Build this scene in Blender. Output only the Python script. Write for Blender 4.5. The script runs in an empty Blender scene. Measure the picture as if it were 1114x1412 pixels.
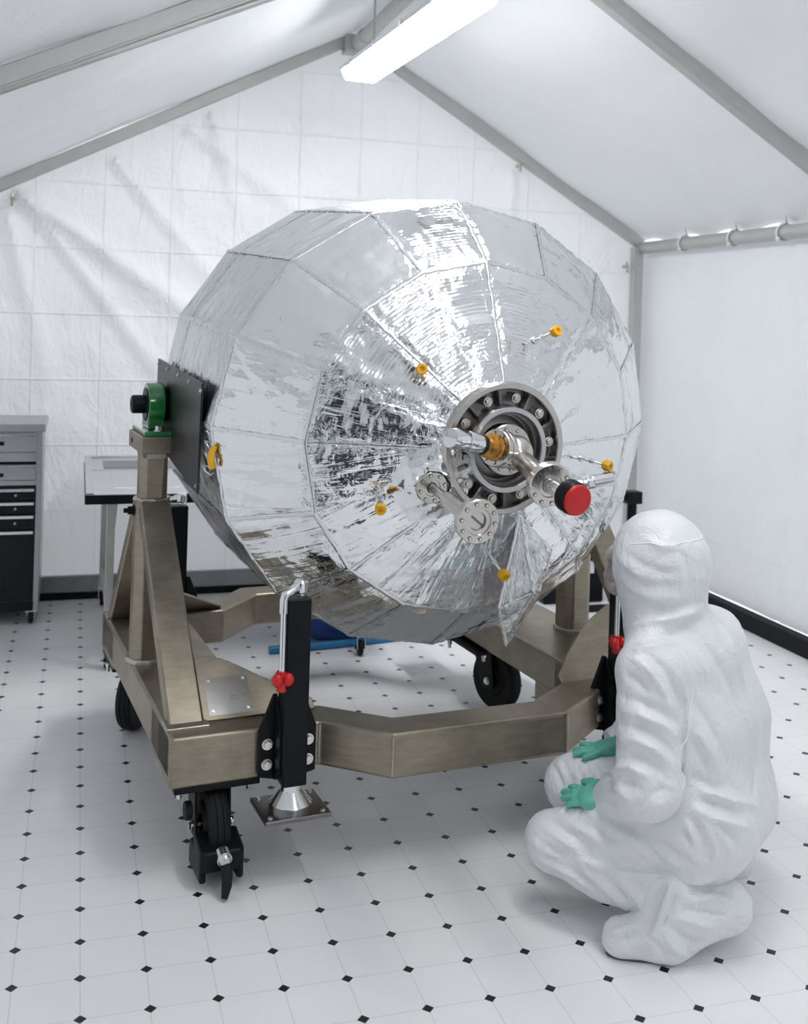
import bpy, bmesh, math, random
import numpy as np
from mathutils import Vector, Matrix, noise
from mathutils.bvhtree import BVHTree

random.seed(7)
S = bpy.context.scene
COL = S.collection
PI = math.pi
V = Vector


# ------------------------------------------------------------------ helpers
class MB:
    """collects simple shapes into one mesh"""
    def __init__(self):
        self.v, self.f = [], []

    def add(self, vs, fs):
        o = len(self.v)
        self.v += [tuple(p) for p in vs]
        self.f += [tuple(i + o for i in q) for q in fs]
        return self

    def box(self, a, b, M=None):
        (x0, y0, z0), (x1, y1, z1) = a, b
        vs = [V(p) for p in ((x0, y0, z0), (x1, y0, z0), (x1, y1, z0), (x0, y1, z0), (x0, y0, z1), (x1, y0, z1), (x1, y1, z1), (x0, y1, z1))]
        if M is not None:
            vs = [M @ p for p in vs]
        return self.add(vs, [(0, 3, 2, 1), (4, 5, 6, 7), (0, 1, 5, 4), (1, 2, 6, 5), (2, 3, 7, 6), (3, 0, 4, 7)])

    def prism(self, pts, vec):
        """extrude a planar polygon along a vector"""
        pts = [V(p) for p in pts]
        vec = V(vec)
        n = len(pts)
        vs = pts + [p + vec for p in pts]
        fs = [tuple(range(n))[::-1], tuple(range(n, 2 * n))]
        fs += [(i, (i + 1) % n, n + (i + 1) % n, n + i) for i in range(n)]
        return self.add(vs, fs)

    def bar(self, p0, p1, w, h, up=(0, 0, 1)):
        """rectangular bar from p0 to p1: w across, h along 'up'"""
        p0, p1 = V(p0), V(p1)
        d = (p1 - p0).normalized()
        s = d.cross(V(up)).normalized()
        u = s.cross(d).normalized()
        q = [p0 + s * (a * w / 2) + u * (b * h / 2) for a, b in ((-1, -1), (1, -1), (1, 1), (-1, 1))]
        return self.prism(q, p1 - p0)

    def tube(self, path, r, n=12, caps=True):
        path = [V(p) for p in path]
        m = len(path)
        rr = list(r) if hasattr(r, '__len__') else [r] * m
        t = []
        for i in range(m):
            a = path[max(i - 1, 0)]
            b = path[min(i + 1, m - 1)]
            t.append((b - a).normalized())
        ref = V((0, 0, 1)) if abs(t[0].z) < .9 else V((1, 0, 0))
        u = (ref - t[0] * ref.dot(t[0])).normalized()
        vs = []
        for i in range(m):
            u = (u - t[i] * u.dot(t[i])).normalized()
            w = t[i].cross(u)
            for k in range(n):
                a = 2 * PI * k / n
                vs.append(path[i] + (u * math.cos(a) + w * math.sin(a)) * rr[i])
        fs = []
        for i in range(m - 1):
            for k in range(n):
                k2 = (k + 1) % n
                fs.append((i * n + k, i * n + k2, (i + 1) * n + k2, (i + 1) * n + k))
        if caps:
            fs.append(tuple(range(n))[::-1])
            fs.append(tuple(range((m - 1) * n, m * n)))
        return self.add(vs, fs)

    def cyl(self, p0, p1, r, r1=None, n=24):
        return self.tube([p0, p1], [r, r if r1 is None else r1], n)

    def lathe(self, prof, o, ax, n=48, a0=0, a1=2 * PI):
        """prof: (radius, height along ax) list, revolved"""
        o, ax = V(o), V(ax).normalized()
        ref = V((0, 0, 1)) if abs(ax.z) < .9 else V((1, 0, 0))
        u = (ref - ax * ref.dot(ax)).normalized()
        w = ax.cross(u)
        m = len(prof)
        vs = []
        for k in range(n):
            a = a0 + (a1 - a0) * k / n
            d = u * math.cos(a) + w * math.sin(a)
            vs += [o + ax * h + d * r for r, h in prof]
        fs = []
        for k in range(n):
            k2 = (k + 1) % n
            for i in range(m - 1):
                fs.append((k * m + i, k2 * m + i, k2 * m + i + 1, k * m + i + 1))
        return self.add(vs, fs)

    def ring(self, o, ax, ri, ro, h, n=64):
        return self.lathe([(ri, 0), (ro, 0), (ro, h), (ri, h), (ri, 0)], o, ax, n)

    def bolt(self, p, ax, r=.008, h=.008):
        """washer + hexagon head"""
        p, ax = V(p), V(ax).normalized()
        self.tube([p, p + ax * h * .25], r * 1.35, 14)
        return self.tube([p + ax * h * .2, p + ax * h * 1.2], r, 6)

    def sphere(self, c, r, nu=20, nv=12, M=None):
        c = V(c)
        r = V(r) if hasattr(r, '__len__') else V((r, r, r))
        vs = [V((0, 0, 1))]
        for j in range(1, nv):
            th = PI * j / nv
            for i in range(nu):
                a = 2 * PI * i / nu
                vs.append(V((math.sin(th) * math.cos(a), math.sin(th) * math.sin(a), math.cos(th))))
        vs.append(V((0, 0, -1)))
        fs = [(0, 1 + i, 1 + (i + 1) % nu) for i in range(nu)]
        for j in range(nv - 2):
            for i in range(nu):
                a, b = 1 + j * nu + i, 1 + j * nu + (i + 1) % nu
                fs.append((a, a + nu, b + nu, b))
        L = len(vs) - 1
        fs += [(1 + (nv - 2) * nu + i, L, 1 + (nv - 2) * nu + (i + 1) % nu) for i in range(nu)]
        vs = [V((p.x * r.x, p.y * r.y, p.z * r.z)) for p in vs]
        if M is not None:
            vs = [M @ p for p in vs]
        return self.add([p + c for p in vs], fs)

    def build(self, name, mat, parent=None, bevel=0, seg=2, smooth=35, label=None):
        return link(name, self.v, self.f, mat, parent, bevel, seg, smooth, label)


def link(name, v, f, mat, parent=None, bevel=0, seg=2, smooth=35, label=None, fix=True):
    me = bpy.data.meshes.new(name)
    me.from_pydata([tuple(p) for p in v], [], [tuple(int(i) for i in q) for q in f])
    if fix:
        bm = bmesh.new()
        bm.from_mesh(me)
        bmesh.ops.recalc_face_normals(bm, faces=bm.faces)
        bm.to_mesh(me)
        bm.free()
    o = bpy.data.objects.new(name, me)
    COL.objects.link(o)
    for m in (mat if isinstance(mat, (list, tuple)) else [mat]):
        me.materials.append(m)
    if smooth:
        me.polygons.foreach_set('use_smooth', [True] * len(me.polygons))
        me.set_sharp_from_angle(angle=math.radians(smooth))
    if bevel:
        b = o.modifiers.new('Bevel', 'BEVEL')
        b.width = bevel
        b.segments = seg
        b.limit_method = 'ANGLE'
        b.angle_limit = math.radians(40)
        b.harden_normals = True
    if parent is not None:
        o.parent = parent
    if label:
        o['label'] = label
    return o


def tag(o, label, cat, group=None):
    o['label'] = label
    o['category'] = cat
    if group:
        o['group'] = group
    return o


def thing(name, label, cat, loc=(0, 0, 0), rot=(0, 0, 0), group=None):
    o = bpy.data.objects.new(name, None)
    o.empty_display_size = .1
    COL.objects.link(o)
    o.location = loc
    o.rotation_euler = rot
    return tag(o, label, cat, group)


def struct(o):
    o['kind'] = 'structure'
    return o


def copy_tree(o, parent=None):
    c = o.copy()
    COL.objects.link(c)
    c.parent = parent
    for ch in list(o.children):
        copy_tree(ch, c)
    return c


# ------------------------------------------------------------------ materials
def new_mat(name):
    m = bpy.data.materials.new(name)
    m.use_nodes = True
    nt = m.node_tree
    b = nt.nodes['Principled BSDF']
    return m, nt, b


def nd(nt, t, **kw):
    n = nt.nodes.new(t)
    for k, v in kw.items():
        if k.startswith('i_'):
            key = k[2:]
            n.inputs[int(key) if key.isdigit() else key].default_value = v
        else:
            setattr(n, k, v)
    return n


def mth(nt, op, a, b=None, c=None, clamp=False):
    n = nt.nodes.new('ShaderNodeMath')
    n.operation = op
    n.use_clamp = clamp
    for i, x in enumerate((a, b, c)):
        if x is None:
            continue
        if isinstance(x, (int, float)):
            n.inputs[i].default_value = x
        else:
            nt.links.new(x, n.inputs[i])
    return n.outputs[0]


def ramp(nt, fac, stops):
    r = nt.nodes.new('ShaderNodeValToRGB')
    nt.links.new(fac, r.inputs[0])
    el = r.color_ramp.elements
    while len(el) < len(stops):
        el.new(.5)
    for e, (p, c) in zip(el, stops):
        e.position = p
        e.color = c if len(c) == 4 else (*c, 1)
    return r.outputs[0]


def noise_tex(nt, vec, scale, detail=3, rough=.5, dist=0):
    n = nd(nt, 'ShaderNodeTexNoise')
    n.inputs['Scale'].default_value = scale
    n.inputs['Detail'].default_value = detail
    n.inputs['Roughness'].default_value = rough
    n.inputs['Distortion'].default_value = dist
    if vec is not None:
        nt.links.new(vec, n.inputs['Vector'])
    return n.outputs[0]


def stretch(nt, vec, sc):
    m = nd(nt, 'ShaderNodeMapping')
    m.inputs['Scale'].default_value = sc
    nt.links.new(vec, m.inputs['Vector'])
    return m.outputs[0]


def bump(nt, b, h, strength, dist, prev=None):
    n = nd(nt, 'ShaderNodeBump')
    n.inputs['Strength'].default_value = strength
    n.inputs['Distance'].default_value = dist
    nt.links.new(h, n.inputs['Height'])
    if prev is not None:
        nt.links.new(prev, n.inputs['Normal'])
    nt.links.new(n.outputs[0], b.inputs['Normal'])
    return n.outputs[0]


def objco(nt):
    return nd(nt, 'ShaderNodeTexCoord').outputs['Object']


def simple(name, col, rough=.5, metal=0, spec=.5, var=0, vscale=12, bmp=0, bscale=60, sheen=0, coat=0):
    m, nt, b = new_mat(name)
    b.inputs['Base Color'].default_value = (*col, 1)
    b.inputs['Roughness'].default_value = rough
    b.inputs['Metallic'].default_value = metal
    b.inputs['Specular IOR Level'].default_value = spec
    if sheen:
        b.inputs['Sheen Weight'].default_value = sheen
    if coat:
        b.inputs['Coat Weight'].default_value = coat
        b.inputs['Coat Roughness'].default_value = .08
    co = objco(nt)
    n = noise_tex(nt, co, vscale, 5, .6)
    lo = tuple(max(c * (1 - var), 0) for c in col)
    hi = tuple(min(c * (1 + var), 1) for c in col)
    nt.links.new(ramp(nt, n, [(.3, lo), (.7, hi)]), b.inputs['Base Color'])
    nt.links.new(mth(nt, 'MULTIPLY_ADD', noise_tex(nt, co, vscale * 2, 4), .2 * rough, rough * .9), b.inputs['Roughness'])
    if bmp:
        bump(nt, b, noise_tex(nt, co, bscale, 4), bmp, .01)
    return m


def steel_mat(name, col, rough, streak=(40, 40, 3), var=.18, metal=1):
    """brushed / weathered metal"""
    m, nt, b = new_mat(name)
    co = objco(nt)
    n1 = noise_tex(nt, co, 5, 6, .65)
    n2 = noise_tex(nt, stretch(nt, co, streak), 3, 4, .6)
    f = mth(nt, 'ADD', mth(nt, 'MULTIPLY', n1, .65), mth(nt, 'MULTIPLY', n2, .35))
    lo = tuple(c * (1 - var) for c in col)
    hi = tuple(min(c * (1 + var), 1) for c in col)
    nt.links.new(ramp(nt, f, [(.35, lo), (.65, hi)]), b.inputs['Base Color'])
    b.inputs['Metallic'].default_value = metal
    nt.links.new(mth(nt, 'MULTIPLY_ADD', f, .25, rough - .12), b.inputs['Roughness'])
    bump(nt, b, n2, .08, .003)
    return m


def tarp_mat(name, col, rough=.45, grid=.36, fold=.5, trans=.3):
    """white reinforced tarpaulin: fine crumple, a weave of faint straight creases"""
    m, nt, b = new_mat(name)
    co = objco(nt)
    n1 = noise_tex(nt, co, 2.2, 4, .55, .4)
    n2 = noise_tex(nt, co, 14, 6, .62, .5)
    n3 = noise_tex(nt, stretch(nt, co, (1, 1, .45)), 6, 4, .6, 1.2)
    sp = nd(nt, 'ShaderNodeSeparateXYZ')
    nt.links.new(co, sp.inputs[0])
    lines = None
    for ax, ph in ((0, .11), (2, .07), (1, .02)):
        t = mth(nt, 'ADD', sp.outputs[ax], ph)
        d = mth(nt, 'ABSOLUTE', mth(nt, 'SUBTRACT', mth(nt, 'FRACT', mth(nt, 'DIVIDE', t, grid)), .5))
        l = mth(nt, 'SUBTRACT', 1, mth(nt, 'MULTIPLY', d, 45, clamp=True), clamp=True)
        if ax == 1:
            l = mth(nt, 'MULTIPLY', l, .0)
        lines = l if lines is None else mth(nt, 'MAXIMUM', lines, l)
    h = mth(nt, 'ADD', mth(nt, 'MULTIPLY', n2, .35), mth(nt, 'MULTIPLY', n3, .9))
    h = mth(nt, 'ADD', h, mth(nt, 'MULTIPLY', lines, .16))
    bump(nt, b, h, fold, .03)
    c2 = tuple(c * .955 for c in col)
    nt.links.new(ramp(nt, n1, [(.3, c2), (.7, col)]), b.inputs['Base Color'])
    b.inputs['Roughness'].default_value = rough
    b.inputs['Specular IOR Level'].default_value = .35
    # daylight glows through the thin sheet
    tr = nd(nt, 'ShaderNodeBsdfTranslucent')
    tr.inputs[0].default_value = (*col, 1)
    mx = nd(nt, 'ShaderNodeMixShader')
    mx.inputs[0].default_value = trans
    nt.links.new(b.outputs[0], mx.inputs[1])
    nt.links.new(tr.outputs[0], mx.inputs[2])
    nt.links.new(mx.outputs[0], nt.nodes['Material Output'].inputs[0])
    return m


def foil_mat(name, tint=(.89, .90, .91), rough=.10, crink=1.0):
    """metallised blanket film; UV = metres across / along each panel, colour attribute = panel random"""
    m, nt, b = new_mat(name)
    uv = nd(nt, 'ShaderNodeUVMap').outputs[0]
    at = nd(nt, 'ShaderNodeAttribute', attribute_name='panel')
    sp = nd(nt, 'ShaderNodeSeparateColor')
    nt.links.new(at.outputs['Color'], sp.inputs[0])
    r0, r1, r2 = sp.outputs[0], sp.outputs[1], sp.outputs[2]
    big = noise_tex(nt, uv, 7, 2, .5, .3)
    mid = noise_tex(nt, uv, 22, 3, .55, .8)
    streak = noise_tex(nt, stretch(nt, uv, (55, 4, 1)), 1, 2, .5, .6)
    hatch = noise_tex(nt, stretch(nt, uv, (5, 95, 1)), 1, 2, .4, .5)
    wv = nd(nt, 'ShaderNodeTexWave', wave_type='BANDS', bands_direction='Y')
    wv.inputs['Scale'].default_value = 26
    wv.inputs['Distortion'].default_value = 1.2
    wv.inputs['Detail'].default_value = 2
    nt.links.new(uv, wv.inputs['Vector'])
    vo = nd(nt, 'ShaderNodeTexVoronoi', feature='DISTANCE_TO_EDGE')
    vo.inputs['Scale'].default_value = 16
    dv = nd(nt, 'ShaderNodeVectorMath', operation='ADD')
    nz = nd(nt, 'ShaderNodeTexNoise')
    nz.inputs['Scale'].default_value = 9
    nt.links.new(uv, nz.inputs['Vector'])
    sc = nd(nt, 'ShaderNodeVectorMath', operation='SCALE')
    sc.inputs['Scale'].default_value = .12
    nt.links.new(nz.outputs['Color'], sc.inputs[0])
    nt.links.new(uv, dv.inputs[0])
    nt.links.new(sc.outputs[0], dv.inputs[1])
    nt.links.new(dv.outputs[0], vo.inputs['Vector'])
    vz = mth(nt, 'MULTIPLY', vo.outputs[0], 2.2, clamp=True)
    edge = at.outputs['Alpha']
    rim = noise_tex(nt, uv, 46, 3, .6, 1.5)
    mask = mth(nt, 'MULTIPLY', mth(nt, 'SUBTRACT', noise_tex(nt, uv, 5, 2), .42), 6, clamp=True)
    h = mth(nt, 'MULTIPLY', big, 1.1)
    h = mth(nt, 'ADD', h, mth(nt, 'MULTIPLY', mth(nt, 'MULTIPLY', mid, mask), .22))
    h = mth(nt, 'ADD', h, mth(nt, 'MULTIPLY', mth(nt, 'MULTIPLY', streak, r0), .22))
    h = mth(nt, 'ADD', h, mth(nt, 'MULTIPLY', mth(nt, 'MULTIPLY', hatch, r1), .055))
    h = mth(nt, 'ADD', h, mth(nt, 'MULTIPLY', mth(nt, 'MULTIPLY', wv.outputs['Fac'], r1), .022))
    h = mth(nt, 'ADD', h, mth(nt, 'MULTIPLY', mth(nt, 'MULTIPLY', vz, r2), .13 * crink))
    h = mth(nt, 'ADD', h, mth(nt, 'MULTIPLY', mth(nt, 'MULTIPLY', vz, edge), .10))
    h = mth(nt, 'ADD', h, mth(nt, 'MULTIPLY', mth(nt, 'MULTIPLY', rim, edge), .16))
    bump(nt, b, h, .85, .02)
    b.inputs['Base Color'].default_value = (*tint, 1)
    b.inputs['Metallic'].default_value = 1
    nt.links.new(mth(nt, 'MULTIPLY_ADD', noise_tex(nt, uv, 4, 3), .12, rough - .04), b.inputs['Roughness'])
    return m


def coverall_mat(name, col=(.755, .765, .78), scale=1.0):
    m, nt, b = new_mat(name)
    co = objco(nt)
    n1 = noise_tex(nt, co, 15 * scale, 4, .55, 2.0)
    rid = mth(nt, 'ABSOLUTE', mth(nt, 'SUBTRACT', noise_tex(nt, stretch(nt, co, (1, 1, .6)), 20 * scale, 3, .55, 1.8), .5))
    n2 = noise_tex(nt, stretch(nt, co, (1, 1, .5)), 55 * scale, 4, .6, .8)
    h = mth(nt, 'ADD', mth(nt, 'MULTIPLY', n1, .5), mth(nt, 'MULTIPLY', n2, .05))
    h = mth(nt, 'SUBTRACT', h, mth(nt, 'MULTIPLY', rid, .8))
    bump(nt, b, h, .62, .013)
    b.inputs['Base Color'].default_value = (*col, 1)
    b.inputs['Roughness'].default_value = .34
    b.inputs['Specular IOR Level'].default_value = .5
    b.inputs['Sheen Weight'].default_value = .1
    return m


def floor_mat():
    m, nt, b = new_mat('vinyl_tile_floor')
    co = nd(nt, 'ShaderNodeNewGeometry').outputs['Position']
    sp = nd(nt, 'ShaderNodeSeparateXYZ')
    nt.links.new(co, sp.inputs[0])
    T = .1524

    def cell(out):
        return mth(nt, 'MULTIPLY', mth(nt, 'ABSOLUTE', mth(nt, 'SUBTRACT', mth(nt, 'FRACT', mth(nt, 'ADD', mth(nt, 'DIVIDE', out, T), 100.5)), .5)), T)
    dx, dy = cell(sp.outputs[0]), cell(sp.outputs[1])
    dia = mth(nt, 'LESS_THAN', mth(nt, 'ADD', dx, dy), .0150)
    halo = mth(nt, 'LESS_THAN', mth(nt, 'ADD', dx, dy), .0185)
    line = mth(nt, 'LESS_THAN', mth(nt, 'MINIMUM', dx, dy), .0009)
    line = mth(nt, 'MULTIPLY', line, mth(nt, 'SUBTRACT', 1, halo))
    n = noise_tex(nt, co, 3.2, 5, .6)
    fine = noise_tex(nt, co, 160, 2, .5)
    base = ramp(nt, mth(nt, 'ADD', mth(nt, 'MULTIPLY', n, .7), mth(nt, 'MULTIPLY', fine, .3)), [(.3, (.83, .83, .832)), (.7, (.885, .885, .882))])
    mx = nd(nt, 'ShaderNodeMix', data_type='RGBA')
    nt.links.new(mth(nt, 'MULTIPLY', line, .42), mx.inputs[0])
    nt.links.new(base, mx.inputs[6])
    mx.inputs[7].default_value = (.36, .36, .36, 1)
    m2 = nd(nt, 'ShaderNodeMix', data_type='RGBA')
    nt.links.new(dia, m2.inputs[0])
    nt.links.new(mx.outputs[2], m2.inputs[6])
    m2.inputs[7].default_value = (.010, .011, .014, 1)
    nt.links.new(m2.outputs[2], b.inputs['Base Color'])
    nt.links.new(mth(nt, 'MULTIPLY_ADD', n, .2, .27), b.inputs['Roughness'])
    b.inputs['Specular IOR Level'].default_value = .4
    bump(nt, b, fine, .04, .002)
    return m


def emit_mat(name, col, strength):
    m, nt, b = new_mat(name)
    b.inputs['Base Color'].default_value = (.9, .9, .9, 1)
    b.inputs['Emission Color'].default_value = (*col, 1)
    b.inputs['Emission Strength'].default_value = strength
    return m


M_ = dict(
    floor=floor_mat(),
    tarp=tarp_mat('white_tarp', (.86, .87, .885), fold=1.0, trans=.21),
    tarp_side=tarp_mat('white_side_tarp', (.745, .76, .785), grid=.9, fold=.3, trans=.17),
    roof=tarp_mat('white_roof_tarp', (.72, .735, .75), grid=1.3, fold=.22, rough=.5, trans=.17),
    pole=steel_mat('painted_grey_aluminium', (.50, .51, .49), .5, (6, 6, 6), .06, metal=.55),
    black_trim=simple('black_rubber_trim', (.009, .010, .012), .6, spec=.2, var=.2),
    grey_flap=simple('grey_ground_flap', (.40, .41, .42), .6, var=.08),
    rope=simple('white_strap', (.75, .76, .76), .6, var=.1),
    cart=steel_mat('weathered_stainless', (.335, .294, .226), .40, (5, 5, 30), .24, metal=.82),
    weld=steel_mat('weld_bead', (.52, .49, .43), .35, (60, 60, 60), .25),
    plate=steel_mat('bright_stainless', (.60, .60, .60), .3, (3, 60, 3), .06),
    chrome=steel_mat('chrome', (.80, .80, .82), .14, (8, 8, 8), .04),
    steel=steel_mat('machined_steel', (.60, .575, .54), .24, (10, 10, 10), .10),
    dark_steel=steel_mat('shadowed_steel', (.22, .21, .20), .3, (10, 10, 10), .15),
    black=simple('black_powder_coat', (.006, .007, .009), .38, spec=.18, var=.25),
    black_plate=steel_mat('black_anodised_plate', (.055, .055, .058), .34, (4, 4, 4), .2),
    rubber=simple('black_rubber', (.009, .009, .010), .62, spec=.25, var=.3, bmp=.15),
    red=simple('red_plastic', (.56, .012, .012), .32, var=.06),
    yellow=simple('amber_yellow_plastic', (.80, .42, .012), .35, var=.12),
    amber=simple('amber_film', (.50, .22, .012), .14, metal=.35, var=.75, vscale=38, coat=.8, bmp=.5, bscale=60),
    green=simple('green_enamel', (.012, .20, .045), .18, var=.15, coat=.9),
    glove=simple('green_nitrile', (.12, .46, .36), .42, var=.06, vscale=40, bmp=.12, bscale=140),
    suit=coverall_mat('white_coverall'),
    boot=coverall_mat('white_shoe_cover', (.75, .76, .775), 1.2),
    sole=simple('grey_sole', (.10, .10, .11), .7, var=.2),
    seam=simple('white_seam_tape', (.88, .88, .89), .4, var=.03),
    skin=simple('skin', (.62, .38, .29), .5, var=.06),
    mask=simple('taupe_face_mask', (.42, .36, .36), .5, var=.3, vscale=60, bmp=.4, bscale=80),
    goggles=simple('smoky_plastic', (.30, .27, .27), .25, var=.25, vscale=30, coat=.5, bmp=.25, bscale=50),
    eye=simple('eye', (.7, .7, .7), .15, var=.02),
    foil=foil_mat('silver_foil_blanket'),
    foil_side=foil_mat('silver_foil_barrel', (.74, .76, .79), .20, .6),
    tape=steel_mat('foil_seam_tape', (.80, .81, .82), .26, (60, 60, 60), .05),
    lining=foil_mat('rosy_foil_lining', (.80, .70, .71), .16, 1.6),
    cab_steel=steel_mat('cabinet_stainless', (.46, .46, .47), .34, (3, 3, 50), .08),
    cab_black=simple('cabinet_black', (.008, .009, .012), .35, spec=.25, var=.2),
    blue=simple('blue_plastic', (.012, .055, .24), .35, var=.1),
    blue_light=simple('light_blue_plastic', (.02, .20, .42), .4, var=.1),
    table_top=steel_mat('table_aluminium', (.66, .67, .68), .4, (4, 30, 4), .05),
    leg_grey=steel_mat('grey_tube', (.55, .55, .53), .4, (6, 6, 6), .08, metal=.7),
    housing=simple('white_enamel_housing', (.72, .73, .75), .4, var=.03),
    lamp=emit_mat('lit_diffuser', (.98, .985, 1.0), 27.0),
    lamp2=emit_mat('lit_diffuser_soft', (.98, .985, 1.0), 17.0),
    lamp3=emit_mat('lit_diffuser_far', (.98, .985, 1.0), 13.0),
    reflect_dark=simple('foil_reflection_dark', (.02, .02, .024), .7, var=.3),  # black of the added recess and mat that darken the foil's reflections
    screw=steel_mat('screw_steel', (.70, .69, .67), .25, (9, 9, 9), .05),
)

# ------------------------------------------------------------------ the tent
XL, XR, YB, YF = -1.25, 3.37, 3.67, -3.75
XA, ZA = 1.446, 3.19           # ridge
ZE = 2.075                     # right eave
SL = .508                      # fall of the left roof slope


def sheet(name, fn, nu, nv, mat, parent=None, smooth=180):
    vs = [fn(i / nu, j / nv) for j in range(nv + 1) for i in range(nu + 1)]
    fs = [(j * (nu + 1) + i, j * (nu + 1) + i + 1, (j + 1) * (nu + 1) + i + 1, (j + 1) * (nu + 1) + i) for j in range(nv) for i in range(nu)]
    return link(name, vs, fs, mat, parent, smooth=smooth)


def roof_z(x):
    return ZA - (XA - x) * SL if x < XA else ZA - (x - XA) * (ZA - ZE) / (XR - XA)


fl = MB().box((XL - .2, YF - .2, -.06), (XR + .4, YB + .3, 0)).build('floor', M_['floor'], smooth=0)
struct(fl)


def wob(x, z, s=0.):
    """soft hanging folds of a tarpaulin"""
    p = V((x * .9 + s, z * .9, s))
    a = noise.noise(p * 1.3) * .034 + noise.noise(p * 3.1) * .018 + noise.noise(p * 7.0) * .006
    return a


def back_pt(u, v):
    x = XL + (XR + .06 - XL) * u
    z = v * roof_z(min(x, XR))
    d = wob(x, z, 3.)
    # long tension folds running down from the clip on the left rafter
    for (ax, az, bx, bz_, w, amp) in ((-.40, 2.2, .75, 1.45, .07, .045), (-.35, 2.15, .55, 1.05, .05, .03), (.1, 2.4, .7, 1.75, .05, .028), (.62, 2.7, .80, 2.2, .04, .03),
                                      (-.45, 2.1, -.2, 1.2, .06, .03), (2.5, 2.5, 2.42, 1.7, .05, .025), (.5, 2.6, 1.3, 2.1, .05, .02)):
        tx, tz = bx - ax, bz_ - az
        L2 = tx * tx + tz * tz
        t = ((x - ax) * tx + (z - az) * tz) / L2
        tt = min(max(t, 0), 1)
        dd = math.hypot(x - ax - tx * tt, z - az - tz * tt)
        ww = w * (.35 + .9 * tt)
        d += 1.7 * amp * math.exp(-(dd / ww) ** 2) * (1 - .55 * tt) * min(1, max(0, (1.25 - t) * 3))
    pull = min(1, max(0, v * 8)) * min(1, (1 - v) * 25)
    return (x, YB + .015 - d * pull, z)


struct(sheet('wall_back', back_pt, 190, 120, M_['tarp']))


def right_pt(u, v):
    y = YF + (YB + .03 - YF) * u
    z = .09 + v * (ZE - .09 - .02)
    d = wob(y, z, 9.) * .7
    for k, yy in enumerate((2.85, 2.15, 1.2)):
        d += .012 * math.exp(-((y - yy - .06 * math.sin(z * 3 + k)) / .02) ** 2)
    return (XR + .035 + d * min(1, (1 - v) * 10), y, z)


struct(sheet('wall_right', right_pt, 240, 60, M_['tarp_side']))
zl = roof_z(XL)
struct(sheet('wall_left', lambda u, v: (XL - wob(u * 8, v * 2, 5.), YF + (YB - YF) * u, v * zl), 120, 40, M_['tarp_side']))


def roof_r(u, v):
    y = YF + (YB + .03 - YF) * v
    x = XA + (XR + .03 - XA) * u
    sag = .05 * math.sin(PI * u) * (.6 + .4 * math.cos(y * 3.0)) * 0 + wob(x, y, 17.) * .8
    # the sheet bellies up a little over the eave rail between its ties
    e = max(0, (u - .90) / .10)
    return (x, y, roof_z(x) + .05 + sag * math.sin(PI * u) + .022 * e * math.sin(y * 7.5) ** 2)


def roof_l(u, v):
    y = YF + (YB + .03 - YF) * v
    x = XA - (XA - XL + .03) * u
    return (x, y, roof_z(x) + .05 + wob(x, y, 27.) * .8 * math.sin(PI * u))


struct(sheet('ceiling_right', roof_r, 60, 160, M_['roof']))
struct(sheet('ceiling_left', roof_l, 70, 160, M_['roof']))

# the end of the tent behind the photographer: tarp, with a dark opening added for the photographer's reflection
wf = MB()
dx0, dx1, dz = -.62, .38, 2.05
wf.box((XL, YF - .02, 0), (dx0, YF, zl))
wf.box((dx0, YF - .02, dz), (dx1, YF, zl))
wf.box((dx1, YF - .02, 0), (XR + .04, YF, ZE))
wf.prism([(XL, YF - .02, zl), (XR + .04, YF - .02, ZE), (XA, YF - .02, ZA + .06)], (0, .02, 0))
struct(wf.build('wall_front', M_['tarp_side'], smooth=0))
dn = MB().box((dx0 - .05, YF - .9, 0), (dx1 + .05, YF - .85, dz + .1)).box((dx0 - .08, YF - .9, 0), (dx0 - .05, YF - .02, dz + .1))
dn.box((dx1 + .05, YF - .9, 0), (dx1 + .08, YF - .02, dz + .1)).box((dx0 - .08, YF - .9, dz + .1), (dx1 + .08, YF - .02, dz + .12)).box((dx0 - .08, YF - .9, -.02), (dx1 + .08, YF - .2, 0))
struct(dn.build('reflection_recess', M_['reflect_dark'], smooth=0))  # unseen dark recess, mirrored in the foil in place of the photographer

# unseen dark mat, added only to darken reflections in the lower foil panels
struct(MB().box((-.95, YF + .02, 0), (.42, -1.25, .006)).build('reflection_mat', M_['reflect_dark'], smooth=0))

# frame: ridge tube, rafters, eave rails, corner post
n_trim = [0]


def trim(mb, mat, bevel=.006):
    n_trim[0] += 1
    return struct(mb.build('trim_%d' % n_trim[0], mat, bevel=bevel))


def rafter(yl, yr, ya):
    a = V((XA, ya, ZA))
    m = MB().bar((XA - .02, ya, ZA + .01), (XL + .04, yl, roof_z(XL + .04) + .0), .062, .062)
    m.bar((XA + .02, ya, ZA + .01), (XR - .02, yr, ZE + .02), .062, .062)
    trim(m, M_['pole'])


for yl, yr, ya in ((YB - .05,) * 3, (1.02, 1.52, 1.49), (-1.05, -.85, -.95), (-3.3,) * 3):
    rafter(yl, yr, ya)
trim(MB().tube([(XA, YB - .03, ZA - .03), (XA, YF + .05, ZA - .03)], .038, 16), M_['pole'], 0)
trim(MB().tube([(XR - .02, YB - .03, ZE - .005), (XR - .02, YF + .05, ZE - .005)], .038, 16), M_['pole'], 0)
trim(MB().tube([(XL + .05, YB - .03, zl), (XL + .05, YF + .05, zl)], .036, 16), M_['pole'], 0)
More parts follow.
